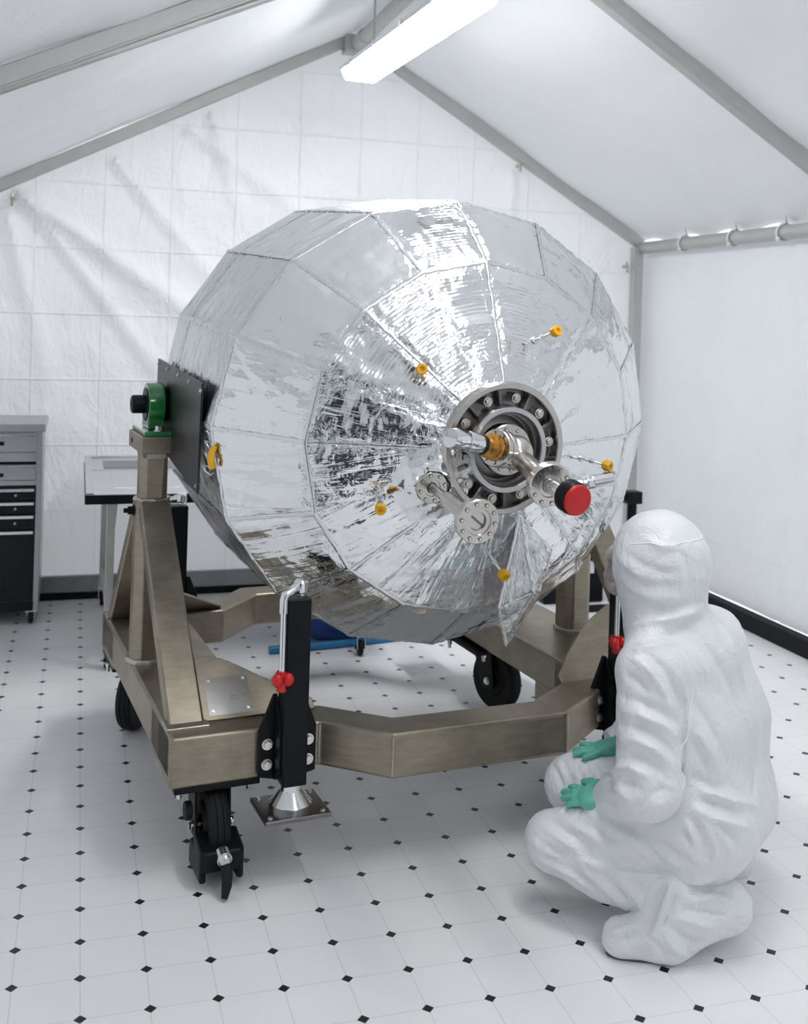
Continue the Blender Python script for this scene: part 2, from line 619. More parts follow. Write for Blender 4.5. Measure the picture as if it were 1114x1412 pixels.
# slim tube running along the underside of the second left rafter, where the roof sheets meet
trim(MB().tube([(XA - .1, 1.56, ZA - .075), (-1.1, 1.145, roof_z(-1.1) - .004)], .016, 12), M_['leg_grey'], 0)
post = MB().box((XR - .085, YB - .095, 0), (XR - .025, YB - .035, ZE)).box((XR - .07, YB - .10, ZE - .34), (XR - .045, YB - .095, ZE - .04))
trim(post, M_['pole'], .006)
trim(MB().box((XL + .03, YB - .095, 0), (XL + .09, YB - .035, zl)), M_['pole'])
# ridge joint of the end frame
trim(MB().box((XA - .075, YB - .13, ZA - .085), (XA + .075, YB - .03, ZA + .02)).cyl((XA, YB - .3, ZA - .03), (XA, YB - .1, ZA - .03), .046), M_['pole'])

# black ground strip along the right wall, grey ground flap along the back wall
b1 = MB().box((XR - .035, YF, 0), (XR + .03, YB - .1, .088))
o = b1.build('baseboard_right', M_['black_trim'], bevel=.006)
struct(o)
bb = MB().box((XL + .02, YB - .055, .035), (XR - .1, YB - .02, .125))
struct(bb.build('baseboard_back', M_['grey_flap'], bevel=.006))
bl = MB().box((XL + .02, YB - .065, 0), (XR - .1, YB - .022, .034))
n_trim[0] += 1
struct(bl.build('trim_%d' % n_trim[0], M_['black_trim']))

# white straps knotted round the eave rail
ties = [(3.10, 'white strap tied round the eave rail nearest the corner post'), (2.60, 'white strap tied round the eave rail between the two others'),
        (2.17, 'white strap tied round the eave rail close to the picture edge')]
for i, (yy, lab) in enumerate(ties):
    m = MB()
    c = V((XR - .02, yy, ZE - .005))
    pts = []
    for k in range(15):
        a = 2 * PI * k / 14
        pts.append(c + V((math.cos(a) * .045, (k / 14 - .5) * .035, math.sin(a) * .045)))
    m.tube(pts, .007, 8)
    m.tube([c + V((0, -.017, .045)), c + V((-.03, -.05, .075)), c + V((-.06, -.10, .085))], .005, 8)
    m.sphere(c + V((-.035, 0, -.035)), .014, 10, 8)
    o = m.build('tie_strap', M_['rope'], smooth=60)
    tag(o, lab, 'strap', 'straps on the eave rail')
# small brass clips pinning the back tarp to the end frame
for p, lab in (((-.41, YB - .045, 2.155), 'small clip pinning the back tarp below the left rafter'), ((2.50, YB - .045, 2.535), 'small clip pinning the back tarp below the right rafter'),
               ((XR - .12, YB - .045, 1.95), 'small clip pinning the back tarp beside the corner post')):
    m = MB().cyl(V(p) + V((0, .03, 0)), V(p) + V((0, -.02, 0)), .012, n=10).box(V(p) + V((-.006, -.03, -.04)), V(p) + V((.006, -.02, .01)))
    m.cyl(V(p) + V((0, -.012, .03)), V(p) + V((0, -.012, -.005)), .006, n=8)
    tag(m.build('tarp_clip', M_['weld']), lab, 'clip', 'clips on the back tarp')


# ------------------------------------------------------------------ lamps
def lamp_fixture(x, y0, y1, z, label, skew=0, mat='lamp'):
    t = thing('tube_lamp', label, 'lamp', (x, (y0 + y1) / 2, z), (0, 0, skew), 'tube lamps under the ridge')
    L = (y1 - y0) / 2
    sec = [(-.098, .0), (-.075, -.045), (.075, -.045), (.098, .0)]
    MB().prism([(a, -L, b) for a, b in sec], (0, 2 * L, 0)).build('diffuser', M_[mat], t, bevel=.01)
    hs = [(-.104, .002), (.104, .002), (.104, .018), (.06, .06), (-.06, .06), (-.104, .018)]
    MB().prism([(a, -L - .004, b) for a, b in hs], (0, 2 * L + .008, 0)).build('housing', M_['housing'], t, bevel=.004)
    for k in (-1, 1):
        MB().tube([(0, k * L * .7, .05), (.0, k * L * .7, ZA - .05 - z)], .006, 8).build('hanger', M_['pole'], t)
    for k in range(4):
        yy = -L + (k + .5) * L / 2
        MB().box((-.112, yy - .012, -.012), (-.103, yy + .012, .022)).build('clip', M_['chrome'], t)
    return t


Z_L = 2.79
lamp_fixture(1.285, 1.25, 2.70, Z_L, 'long glowing tube lamp under the ridge, its end in view', .05)
lamp_fixture(1.30, -1.0, .45, Z_L, 'long glowing tube lamp under the ridge, over the camera side of the cart', .0, 'lamp2')
lamp_fixture(1.30, -3.25, -1.8, Z_L, 'long glowing tube lamp under the ridge, behind the camera', .0, 'lamp3')

# ------------------------------------------------------------------ cart
YAW = math.radians(6.6)
CO = V((.228, .523, 0))
cart = thing('transport_cart', 'stainless steel wheeled cradle cart carrying the silver tank', 'cart', CO, (0, 0, YAW))
Z0, Z1 = .27, .40
fr = MB()
# left and right side beams, deeper blocks at the four corners
fr.box((0, .02, Z0 + .004), (.29, 1.34, Z1)).box((1.40, .02, Z0 + .004), (1.72, 1.34, Z1))
fr.box((0, 0, Z0 - .012), (.29, .30, Z1 + .001)).box((1.40, 0, Z0 - .012), (1.72, .30, Z1 + .001))
fr.box((0, 1.06, Z0 - .012), (.29, 1.36, Z1 + .001)).box((1.40, 1.06, Z0 - .012), (1.72, 1.36, Z1 + .001))
fr.box((1.42, .30, Z0 - .10), (1.60, .46, Z0 + .02))
fo = [(.28, .0), (.43, .0), (.595, -.16), (1.16, -.175), (1.41, .0), (1.45, .0)]
fi = [(1.45, .16), (1.385, .13), (1.11, -.05), (.645, -.035), (.47, .13), (.28, .14)]
fr.prism([(x, y, Z0) for x, y in fo + fi], (0, 0, Z1 - Z0))
ro = [(.28, 1.36), (.43, 1.36), (.60, 1.56), (1.13, 1.56), (1.30, 1.36), (1.45, 1.36)]
ri = [(1.45, 1.23), (1.27, 1.23), (1.09, 1.43), (.64, 1.43), (.45, 1.23), (.28, 1.23)]
fr.prism([(x, y, Z0) for x, y in ro + ri], (0, 0, Z1 - Z0))
fr.build('base_frame', M_['cart'], cart, bevel=.011, seg=3)
# weld seams
for p in ((.43, 0), (.595, -.16), (1.16, -.175), (1.41, 0)):
    MB().tube([(p[0], p[1] - .002, Z0 + .01), (p[0], p[1] - .002, Z1 - .006)], .004, 8).build('weld_seam', M_['weld'], cart)

gus_n = 0
for side, (xc, yc) in enumerate(((.06, .72), (1.655, .585))):
    sg = 1 if side == 0 else -1
    w = .047
    col = MB()
    col.prism([(xc + sx * a, yc + sy * b, Z1 - .005) for sx, sy, a, b in ((-1, -1, w, w * .55), (-1, -1, w * .55, w), (1, -1, w * .55, w), (1, -1, w, w * .55), (1, 1, w, w * .55), (1, 1, w * .55, w), (-1, 1, w * .55, w), (-1, 1, w, w * .55))], (0, 0, .72))
    c_ = col.build('column', M_['cart'], cart, bevel=.006)
    w2 = w + .010
    sl = MB().prism([(xc + sx * a, yc + sy * b, Z1) for sx, sy, a, b in ((-1, -1, w2, w2 * .55), (-1, -1, w2 * .55, w2), (1, -1, w2 * .55, w2), (1, -1, w2, w2 * .55), (1, 1, w2, w2 * .55), (1, 1, w2 * .55, w2), (-1, 1, w2 * .55, w2), (-1, 1, w2, w2 * .55))], (0, 0, .545))
    sl.build('sleeve', M_['cart'], c_, bevel=.006)
    MB().ring((xc, yc, Z1 - .004), (0, 0, 1), .03, .074, .018, 8).build('weld_seam', M_['weld'], c_, bevel=.005)
    MB().ring((xc, yc, .938), (0, 0, 1), .03, .064, .012, 8).build('weld_seam', M_['weld'], c_, bevel=.004)
    # clamp screw on the outer face of the sleeve
    if side == 0:
        MB().bolt((xc - w2, yc - .0, .905), (-1, 0, 0), .014, .018).cyl((xc - w2, yc, .905), (xc - w2 - .035, yc, .905), .008).build('clamp_screw', M_['black'], c_)
    # braces fore and aft
    for (y0, y1, z1) in ((.10 if side == 0 else .06, yc - .045, .925), (1.28, yc + .045, .925)):
        m = MB()
        fwd = y0 < yc
        m.bar((xc, y0, Z1 - .02), (xc, y1, z1), .10, .055 if fwd else .05, (0, -1 if fwd else 1, .8))
        br = m.build('brace', M_['cart'], cart, bevel=.007)
        MB().box((xc - .062, y0 - .045, Z1 - .002), (xc + .062, y0 + .035, Z1 + .008)).build('weld_seam', M_['weld'], br, bevel=.004)
    # gussets leaning with the braces
    for fwd in (True, False):
        if fwd:
            y0 = .10 if side == 0 else .06
            dy, dz_ = (yc - .045 - y0), .525
        else:
            y0 = 1.28
            dy, dz_ = -(y0 - yc - .045), .525
        L = math.hypot(dy, dz_)
        ud = V((0, dy / L, dz_ / L))
        xs = xc + sg * .05
        if side == 0:
            out = [(0, 0), (.335, 0), (.335, .035), (.28, .065), (.10, .185), (.05, .205), (0, .205)]
        else:
            out = [(0, 0), (.315, 0), (.32, .03), (.26, .10), (.14, .205), (.03, .265), (0, .265)]
        pts = [V((xs + sg * a, y0, Z1 - .004)) + ud * b for a, b in out]
        nrm = V((sg, 0, 0)).cross(ud)
        MB().prism(pts, nrm * .012).build('gusset', M_['cart'], cart, bevel=.003)
        if side == 0 and fwd:
            nn = nrm * (-1 if nrm.y > 0 else 1)
            base = V((xs, y0, Z1 - .004)) + nn * .006
            q = [base + V((a, 0, 0)) + ud * b for a, b in ((.018, .012), (.150, .012), (.150, .135), (.018, .135))]
            cp = MB().prism(q, nn * .006).build('cover_plate', M_['plate'], cart, bevel=.002, label='bright rectangular cover plate held by four screws')
            for a, b in ((.032, .026), (.136, .026), (.136, .121), (.032, .121)):
                MB().bolt(base + V((a, 0, 0)) + ud * b + nn * .006, nn, .004, .003).build('screw', M_['screw'], cp)

# saddles and trunnion bearings on the columns
for xc, yc in ((.06, .72), (1.655, .585)):
    sd = MB().box((xc - .062, yc - .125, 1.108), (xc + .055, yc + .125, 1.166)).box((xc - .045, yc - .05, 1.085), (xc + .045, yc + .05, 1.11))
    sdo = sd.build('saddle', M_['cart'], cart, bevel=.006)
    MB().box((xc - .03, yc - .064, 1.085), (xc + .03, yc - .05, 1.108)).build('weld_seam', M_['weld'], sdo)
    bz = 1.262
    pb = MB()
    pb.box((xc - .052, yc - .125, 1.166), (xc + .055, yc + .125, 1.182))
    xb = -.030 if xc < 1 else -.026
    hs = [(yc - .062, 1.182), (yc + .062, 1.182)] + [(yc + .073 * math.cos(a), bz + .073 * math.sin(a)) for a in [math.radians(-40 + k * 260 / 20) for k in range(21)]]
    pb.prism([(xc + xb, y, z) for y, z in hs], (.056, 0, 0))
    pbo = pb.build('pillow_block', M_['green'], cart, bevel=.005, label='glossy green pillow block bearing')
    MB().ring((xc + xb - .003, yc, bz), (1, 0, 0), .03, .056, .062, 40).build('bearing_seat', M_['black'], pbo, bevel=.002)
    MB().cyl((xc - .075, yc, bz), (xc + (.036 if xc < 1 else .06), yc, bz), .031, n=32).ring((xc - .078, yc, bz), (1, 0, 0), .012, .027, .006, 32).build('trunnion_collar', M_['black'], pbo, bevel=.003)
    for yy in (-.098, .098):
        MB().bolt((xc, yc + yy, 1.182), (0, 0, 1), .013, .013).build('bolt', M_['green'] if yy > 0 else M_['screw'], pbo)
    MB().bolt((xc - .055, yc + .05, 1.135), (-1, 0, 0), .009, .008).build('bolt', M_['black'], pbo)


# casters
def make_caster(x, y, rz, brake, label=None):
    """origin at the swivel; local -Y is where the wheel trails"""
    R = .120
    m = MB()
    wx, wy = .0, -.045
    hw = .032
    # fork cheeks
    for s in (-1, 1):
        a = s * (hw + .012)
        m.prism([(a, wy - .035, R - .03), (a, wy + .035, R - .03), (a, .05, Z0 - .03), (a, -.06, Z0 - .03)], (s * .008, 0, 0))
    m.cyl((0, 0, Z0 - .032), (0, 0, Z0 - .016), .05)
    m.box((-hw - .018, -.07, Z0 - .040), (hw + .018, .055, Z0 - .028))
    f = m.build('caster', M_['black'], cart, bevel=.003)
    f.location = (x, y, 0)
    f.rotation_euler = (0, 0, rz)
    prof = [(.03, -.030), (.060, -.030), (.066, -.024), (.095, -.026), (.112, -.030), (R - .002, -.022), (R, -.012), (R, -.0105), (R - .003, -.0095), (R - .003, -.0085), (R, -.0075), (R, .0075), (R - .003, .0085), (R - .003, .0095), (R, .0105), (R, .012), (R - .002, .022), (.112, .030), (.095, .026), (.066, .024), (.060, .030), (.03, .030), (.03, -.030)]
    MB().lathe(prof, (wx, wy, R), (1, 0, 0), 56).build('wheel', M_['rubber'], f, smooth=30)
    MB().cyl((-hw - .026, wy, R), (hw + .026, wy, R), .014, n=16).bolt((-hw - .02, wy, R), (-1, 0, 0), .011, .010).bolt((hw + .02, wy, R), (1, 0, 0), .011, .010).build('axle', M_['screw'], f)
    pl = MB().box((-.122, -.112, Z0 - .028), (.122, .14, Z0 - .011)).build('mounting_plate', M_['black'], f, bevel=.003)
    pl.rotation_euler = (0, 0, -rz)
    for a, b in ((-.10, -.07), (.10, -.07), (-.10, .14), (.10, .14)):
        MB().bolt((a, b, Z0 - .022), (0, 0, -1), .010, .014).cyl((a, b, Z0 - .03), (a, b, Z0 - .055), .007, n=10).build('mounting_bolt', M_['screw'], f)
    if brake:
        m = MB()
        m.prism([(-.062, wy - .05, .075), (.062, wy - .05, .075), (.062, wy - .138, .055), (.050, wy - .150, .050), (-.050, wy - .150, .050), (-.062, wy - .138, .055)], (0, 0, .055))
        m.box((-.062, wy - .14, .02), (-.042, wy, .09)).box((.042, wy - .14, .02), (.062, wy, .09))
        m.build('brake_housing', M_['black'], f, bevel=.010, seg=3)
        m = MB().tube([(.0, wy - .150, .085), (.005, wy - .175, .070), (.0, wy - .195, .035), (-.008, wy - .205, .008)], [.014, .017, .014, .009], 12)
        m.build('brake_pedal', M_['rubber'], f)
        MB().cyl((0, wy - .135, .098), (0, wy - .168, .092), .021).sphere((0, wy - .165, .094), .018, 14, 8).build('brake_cap', M_['screw'], f, bevel=.002)
        MB().cyl((-.062, wy - .02, .175), (-.082, wy - .02, .175), .026).build('lock_knob', M_['rubber'], f, bevel=.004)
    return f


make_caster(.135, .115, 0, True)
make_caster(1.56, .115, 0, True)
make_caster(.125, 1.20, -PI * .18, False)
make_caster(1.50, .95, PI * .08, False)


# screw jacks bolted to the frame ends
def make_jack(x, y, sy, crank_side):
    """square black tube; sy = -1 at the front end of the cart, +1 at the rear"""
    ex = V((x, y, 0))
    h = .035
    m = MB().box((-h, -h, .262), (h, h, .785))
    j = m.build('jack', M_['black'], cart, bevel=.005)
    j.location = (x, y, 0)
    br = MB()
    yb = -sy * (h + .001)
    for s in (-1, 1):
        x0 = s * (h - .002)
        br.prism([(x0, yb - sy * .018, .258), (x0 + s * .052, yb - sy * .018, .27), (x0 + s * .052, yb - sy * .018, .40), (x0 + s * .012, yb - sy * .018, .50), (x0, yb - sy * .018, .50)], (0, sy * .014, 0))
        br.prism([(x0, yb, .258), (x0, yb + sy * .05, .29), (x0, yb + sy * .045, .42), (x0, yb, .50)], (s * .008, 0, 0))
    b_ = br.build('bracket', M_['black'], j, bevel=.003)
    for s in (-1, 1):
        for zz in (.305, .362):
            MB().bolt((s * (h + .026), yb - sy * .004, zz), (0, sy, 0), .012, .011).build('bracket_bolt', M_['screw'], j)
    ft = MB().lathe([(.030, .262), (.030, .245), (.055, .215), (.060, .21), (.060, .196), (.0, .196)], (0, 0, 0), (0, 0, 1), 40)
    ft.build('jack_foot', M_['chrome'], j)
    pd = MB().box((-.095, -.082, .186), (.095, .082, .198)).build('foot_plate', M_['dark_steel'], j, bevel=.002)
    for a in (-1, 1):
        for c in (-1, 1):
            MB().bolt((a * .076, c * .062, .198), (0, 0, 1), .006, .005).build('plate_screw', M_['screw'], j)
    ct = MB().cyl((.012, 0, .785), (.012, 0, .80), .014).lathe([(.0, .795), (.018, .795), (.021, .805), (.021, .825), (.016, .832), (0, .832)], (.012, 0, 0), (0, 0, 1), 20)
    c0, c1 = V((.012, 0, .816)), V((-.042, .030 * sy, .800))
    ct.cyl(c0, c0 + (c1 - c0) * .45, .014, n=16)
    ct.tube([c0, c1 + V((.012, 0, .004)), c1, c1 + V((-.004, 0, -.014)), c1 + V((-.004, 0, -.05))], [.009, .011, .0125, .0125, .0125], 14)
    ct.tube([c1 + V((-.004, 0, -.03)), (-.046, .030 * sy, .575)], .0085, 14)
    hd = ct.build('crank_handle', M_['chrome'], j)
    kn = MB()
    kc = V((-.046, .030 * sy, .568))
    for k in range(3):
        a = math.radians(90 + 120 * k)
        kn.sphere(kc + V((math.cos(a) * .018, math.sin(a) * .018 - .003, 0)), (.016, .016, .019), 16, 10)
    kn.cyl(kc + V((0, 0, .02)), kc + V((0, 0, -.034)), .014)
    kn.build('knob', M_['red'], j, label='red lobed knob')
    return j


make_jack(.328, -.062, -1, -1)
jr = make_jack(1.435, -.062, -1, 1)
jl = make_jack(.305, 1.455, 1, -1)
jb = make_jack(1.42, 1.455, 1, -1)
jb.rotation_euler = (0, 0, 0)

# ------------------------------------------------------------------ the tank
TILT = math.radians(3.5)
cy_, sy_ = math.cos(YAW), math.sin(YAW)
TC = CO + V((.875 * cy_ - .10 * sy_, .875 * sy_ + .10 * cy_, 1.235))
tank = thing('propellant_tank', 'big faceted tank wrapped in crinkled silver foil', 'tank', TC, (TILT, 0, YAW))
NF = 16
PROF = [(.178, -.332), (.53, -.19), (.703, 0.), (.725, .60), (.725, .78), (.50, .99), (.16, 1.03)]
XS = [1, 1.02, 1.062, 1.028, 1.028, 1.0, 1.0]      # the blanket is a little wider than high
CX = [0, -.008, -.022, -.022, -.022, -.01, 0]
CZ = [0, 0, .010, .006, .006, 0, 0]


def vert(i, k):
    r, y = PROF[i]
    a = 2 * PI * k / NF
    return V((r * math.cos(a) * XS[i] + CX[i], y, r * math.sin(a) + CZ[i]))


def band(name, i, mat, nu, nv, amp, orient, label=None):
    vs, fs, uvs, cols = [], [], [], []
    for k in range(NF):
        A, B, C_, D = vert(i, k), vert(i, k + 1), vert(i + 1, k + 1), vert(i + 1, k)
        n = (B - A).cross(D - A).normalized()
        mid = (A + B + C_ + D) / 4
        if n.dot(V((mid.x, PROF[i][1] - .4 if i < 4 else .5, mid.z))) < 0:
            n = -n
        rnd = random.Random(i * 100 + k)
        pr = orient(k, rnd)
        off = V((rnd.uniform(0, 30), rnd.uniform(0, 30)))
        W = (C_ - D).length
        H = ((D + C_) / 2 - (A + B) / 2).length
        o = len(vs)
        sk = rnd.uniform(-.5, .5)
        for b in range(nv + 1):
            for a in range(nu + 1):
                s, t = a / nu, b / nv
                p = (A * (1 - s) + B * s) * (1 - t) + (D * (1 - s) + C_ * s) * t
                if i == 0:      # the inner dome is a smooth cone that only meets the ring in a polygon
                    an = 2 * PI * (k + s) / NF
                    fl_ = math.cos(PI / NF) / math.cos(2 * PI / NF * (s - .5))
                    rr_ = (PROF[0][0] * (1 - t) + PROF[1][0] * t) * (1 + (fl_ - 1) * t ** 3)
                    p = V((rr_ * math.cos(an) * (1 + (XS[1] - 1) * t) + CX[1] * t, p.y, rr_ * math.sin(an)))
                wd = (A.lerp(D, t) - B.lerp(C_, t)).length
                e = min(s * wd, (1 - s) * wd, t * H, (1 - t) * H)
                wn = min(1, e / .022)
                wn = wn * wn * (3 - 2 * wn)
                ed = math.exp(-e / .045)
                q = p * 1.0 + V((k * 3.1, i * 7.7, 0))
                # quilting bulge, crumpled rims, long soft ripples
                d = (.010 if i == 1 else .004) * (16 * s * (1 - s) * t * (1 - t)) ** .5
                d += amp * (1.0 * noise.noise(q * 9) + ed * 2.2 * noise.noise(q * 38))
                d += amp * pr[0] * (3.0 if i == 1 else 1.3) * noise.noise(V(((s - .5) * wd * 30 + t * sk * 4, t * H * 5, k * 4.4 + i)))
                d += amp * pr[1] * .9 * noise.noise(V((s * wd * 4, t * H * 42 + s * sk * 2, k * 2.4 + i)))
                vs.append(p + n * d * wn)
                uvs.append(((s - .5) * wd + off.x, t * H + off.y))
                cols.append((pr[0], pr[1], pr[2], math.exp(-(e / .028) ** 1.5)))
        for b in range(nv):
            for a in range(nu):
                q = o + b * (nu + 1) + a
                fs.append((q, q + 1, q + nu + 2, q + nu + 1))
    ob = link(name, vs, fs, mat, tank, smooth=180, label=label)
    me = ob.data
    ul = me.uv_layers.new(name='UVMap')
    idx = np.empty(len(me.loops), np.int32)
    me.loops.foreach_get('vertex_index', idx)
    ul.data.foreach_set('uv', np.array(uvs, np.float32)[idx].ravel())
    ca = me.color_attributes.new('panel', 'FLOAT_COLOR', 'POINT')
    ca.data.foreach_set('color', np.array(cols, np.float32).ravel())
    return ob


def ori_inner(k, r):
    # angle runs counter-clockwise from +X; the lower-left panels carry strong radial pleats
    a = (k + .5) * 22.5
    if 150 < a < 300:
        return (.9, .15, .45)
    if 60 < a < 150:
        return (.12, .9, .12)
    return (.25, .35, .2)


def ori_outer(k, r):
    a = (k + .5) * 22.5
    if 185 < a < 300:
        return (.85, .1, .35)
    if 110 < a < 160:
        return (.03, .05, .03)
    if 60 < a < 112:
        return (.15, .6, .25)
    return (.35, .2, .25)


band('dome_blanket', 0, M_['foil'], 30, 34, .0016, ori_inner)
band('shoulder_blanket', 1, M_['foil'], 34, 30, .0016, ori_outer)
band('barrel_blanket', 2, M_['foil_side'], 24, 36, .0010, lambda k, r: (.25, .45, .1), label='duller silver foil round the side of the tank')
band('rear_rim_blanket', 3, M_['foil_side'], 24, 12, .0009, lambda k, r: (.3, .3, .1))
band('rear_blanket', 4, M_['foil_side'], 16, 16, .0009, lambda k, r: (.3, .3, .1))
# closed rear cap
MB().lathe([(.17, 1.025), (.12, 1.05), (0, 1.055)], (0, 0, 0), (0, 1, 0), 32).build('rear_cap', M_['foil_side'], tank)

# seam tape along every panel edge
tp = MB()


def strip(a, b, n1, n2, w, lift=.003, seed=0):
    """tape folded over an edge a-b between two faces with normals n1, n2"""
    d = (b - a).normalized()
    s1 = n1.cross(d).normalized()
    s2 = d.cross(n2).normalized()
    if s1.dot(s2) > 0:
        s2 = -s2
    N = max(4, int((b - a).length / .012))
    rows = []
    for i in range(N + 1):
        t = i / N
        p = a.lerp(b, t)
        nn = (n1 + n2).normalized()
        j = noise.noise(V((t * (b - a).length * 60, seed, 0)))
        j2 = noise.noise(V((t * (b - a).length * 45, seed + 9, 3)))
        rows.append([p + s1 * (w + j * .005) + n1 * .0006, p + s1 * w * .75 + n1 * (lift + j * .0012), p + nn * (lift + j2 * .004), p + s2 * w * .75 + n2 * (lift + j2 * .0012), p + s2 * (w + j2 * .005) + n2 * .0006])
    o = len(tp.v)
    for r in rows:
        tp.v += [tuple(q) for q in r]
    for i in range(N):
        for c in range(4):
            q = o + i * 5 + c
            tp.f.append((q, q + 1, q + 6, q + 5))


def fnorm(i, k):
    A, B, D = vert(i, k), vert(i, k + 1), vert(i + 1, k)
    n = (B - A).cross(D - A).normalized()
    c = (A + B + D) / 3
    out = V((c.x, -.5 if i < 2 else (0 if i < 3 else .3), c.z))
    return n if n.dot(out) > 0 else -n


for k in range(NF):
    for i in range(4):
        if i == 0 and k % 2:
            continue
        strip(vert(i, k), vert(i + 1, k), fnorm(i, k - 1), fnorm(i, k), .007 if i else .005, .0016, k * 3 + i)
    for i in (1, 2, 3):
        strip(vert(i, k), vert(i, k + 1), fnorm(i - 1, k), fnorm(i, k), .008, .0020, k * 5 + i + 100)
link('seam_tape', tp.v, tp.f, M_['tape'], tank, smooth=50, label='crinkled tape over the foil seams')

# black trunnion plates on both flanks, with their shafts
for s in (-1, 1):
    def RB(y):
        return .7465
    rows_ = []
    for yy, zl_ in ((.085, -.205), (.30, -.195), (.60, -.175), (.775, -.160)):
        for off in (.005, .012):
            for zz in (.122, 0, zl_):
                rows_.append((s * (RB(yy) + off) + CX[3], yy, zz + CZ[3]))
    fs = []
    for i in range(3):
        for (a_, b_) in ((0, 1), (1, 2)):
            p_, q_ = i * 6, (i + 1) * 6
            fs.append((p_ + 3 + a_, p_ + 3 + b_, q_ + 3 + b_, q_ + 3 + a_))
            fs.append((p_ + a_, q_ + a_, q_ + b_, p_ + b_))
        for a_ in (0, 2):
            p_, q_ = i * 6 + a_, (i + 1) * 6 + a_
            fs.append((p_, p_ + 3, q_ + 3, q_))
    for p_ in (0, 18):
        for a_ in (0, 1):
            fs.append((p_ + a_, p_ + a_ + 1, p_ + a_ + 4, p_ + a_ + 3))
    pl = link('trunnion_plate', rows_, fs, M_['black_plate'], tank, smooth=5, label='black plate on the flank of the tank')
    x = s * .7465 + CX[3] + s * .004
    m = MB()
    if s < 0:
        m.cyl((x + .02, .62, -.01), (x - .012, .62, -.01), .060, n=40).cyl((x - .008, .62, -.01), (x - .022, .62, -.01), .036)
    else:
        m.cyl((x - .02, .485, -.005), (x + .012, .485, -.005), .060, n=40).cyl((x + .01, .485, -.005), (x + .03, .485, -.005), .036)
    m.build('trunnion_hub', M_['black'], tank, bevel=.003)
    for yy, zz in ((.09, .10), (.25, .105), (.42, .105), (.60, .105), (.76, .105), (.76, -.14), (.10, -.185)):
        MB().bolt((s * (RB(yy) + .0115) + CX[3], yy, zz + CZ[3]), (s, 0, 0), .006, .004).build('plate_bolt', M_['screw'], pl)

# big port: outer ring, recess, bolts, inner ring, hub
Y0 = -.322


def inner_lathe(prof, n=72):
    return MB().lathe([(r, h) for r, h in prof], (0, 0, 0), (0, 1, 0), n)


port = inner_lathe([(.191, -.300), (.191, -.354), (.188, -.358), (.174, -.358), (.171, -.354), (.171, -.315), (.191, -.300)])
pt_ = port.build('port_ring', M_['steel'], tank, smooth=40, label='polished bolted ring of the central port')
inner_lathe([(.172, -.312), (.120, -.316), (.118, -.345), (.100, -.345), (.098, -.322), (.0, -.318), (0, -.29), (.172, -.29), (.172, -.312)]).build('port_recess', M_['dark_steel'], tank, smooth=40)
inner_lathe([(.124, -.316), (.124, -.372), (.122, -.376), (.109, -.376), (.106, -.372), (.106, -.316), (.124, -.316)]).build('inner_ring', M_['plate'], tank, smooth=40)
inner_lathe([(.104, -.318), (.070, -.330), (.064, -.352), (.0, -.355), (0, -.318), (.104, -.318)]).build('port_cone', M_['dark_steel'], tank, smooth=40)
for k in range(10):
    a = 2 * PI * (k + .18) / 10
    p = V((math.cos(a) * .1475, -.316, math.sin(a) * .1475))
    m = MB().cyl(p, p + V((0, -.028, 0)), .0145, n=20).cyl(p + V((0, -.02, 0)), p + V((0, -.04, 0)), .0100, n=6).ring(p + V((0, -.024, 0)), (0, -1, 0), .009, .0145, .010, 20)
    m.build('port_bolt', M_['steel'], pt_, bevel=.0015)
# webs between the two rings
for k in range(10):
    a = 2 * PI * (k + .68) / 10
    d = V((math.cos(a), 0, math.sin(a)))
    MB().bar(d * .124 + V((0, -.333, 0)), d * .170 + V((0, -.326, 0)), .010, .020, (0, -1, 0)).build('port_web', M_['dark_steel'], pt_, bevel=.002)


def flange(p, ax, r, h, bore, nb, name, holes=True, parent=tank, label=None):
    """knife-edge vacuum flange with recessed screw heads"""
    p, ax = V(p), V(ax).normalized()
    prof = [(bore, 0), (r, 0), (r, h * .86), (r * .965, h), (bore * 1.5, h), (bore * 1.42, h * .8), (bore, h * .8), (bore, 0)]
    f = MB().lathe(prof, p, ax, 48).build(name, M_['steel'], parent, smooth=30, label=label)
    ref = V((0, 0, 1))
    u = (ref - ax * ref.dot(ax)).normalized()
    w = ax.cross(u)
    for k in range(nb):
        a = 2 * PI * (k + .3) / nb
        q = p + (u * math.cos(a) + w * math.sin(a)) * r * .80 + ax * h
        MB().cyl(q - ax * .002, q + ax * .0018, .0058, n=14).build('flange_hole', M_['dark_steel'], f)
        MB().cyl(q - ax * .002, q + ax * .0036, .0040, n=6).build('flange_screw', M_['screw'], f)
    return f


# main pipe: hub flange, tube, end flange, neck, red cap
E1 = V((-.022, -.637, -.041))
B1 = V((.002, -.372, .004))
ax1 = (E1 - B1).normalized()
flange((.0, -.352, .0), (0, -1, 0), .074, .022, .028, 10, 'hub_flange')
MB().cyl(B1 - ax1 * .02, E1, .0285, n=40).build('feed_pipe', M_['steel'], tank, label='thick steel feed pipe leading to the red cap')
flange(E1 - ax1 * .012, ax1, .060, .024, .022, 10, 'end_flange')
C1 = V((-.012, -.76, -.055))
MB().cyl(E1, C1 + V((0, .03, 0)), .0215, n=32).build('cap_neck', M_['chrome'], tank)
axc = (C1 - E1).normalized()
m = MB().lathe([(.0, -.048), (.036, -.048), (.043, -.04), (.043, -.008), (.039, -.002), (.0, -.002)], C1, axc, 48)
m.build('cap_collar', M_['black'], tank, smooth=40)
for_red = MB().lathe([(.0, -.006), (.0385, -.006), (.040, -.002), (.040, .003), (.037, .006), (.0, .007)], C1, axc, 48)
for_red.build('protective_cap', M_['red'], tank, smooth=40, label='round red protective cap on the pipe end')

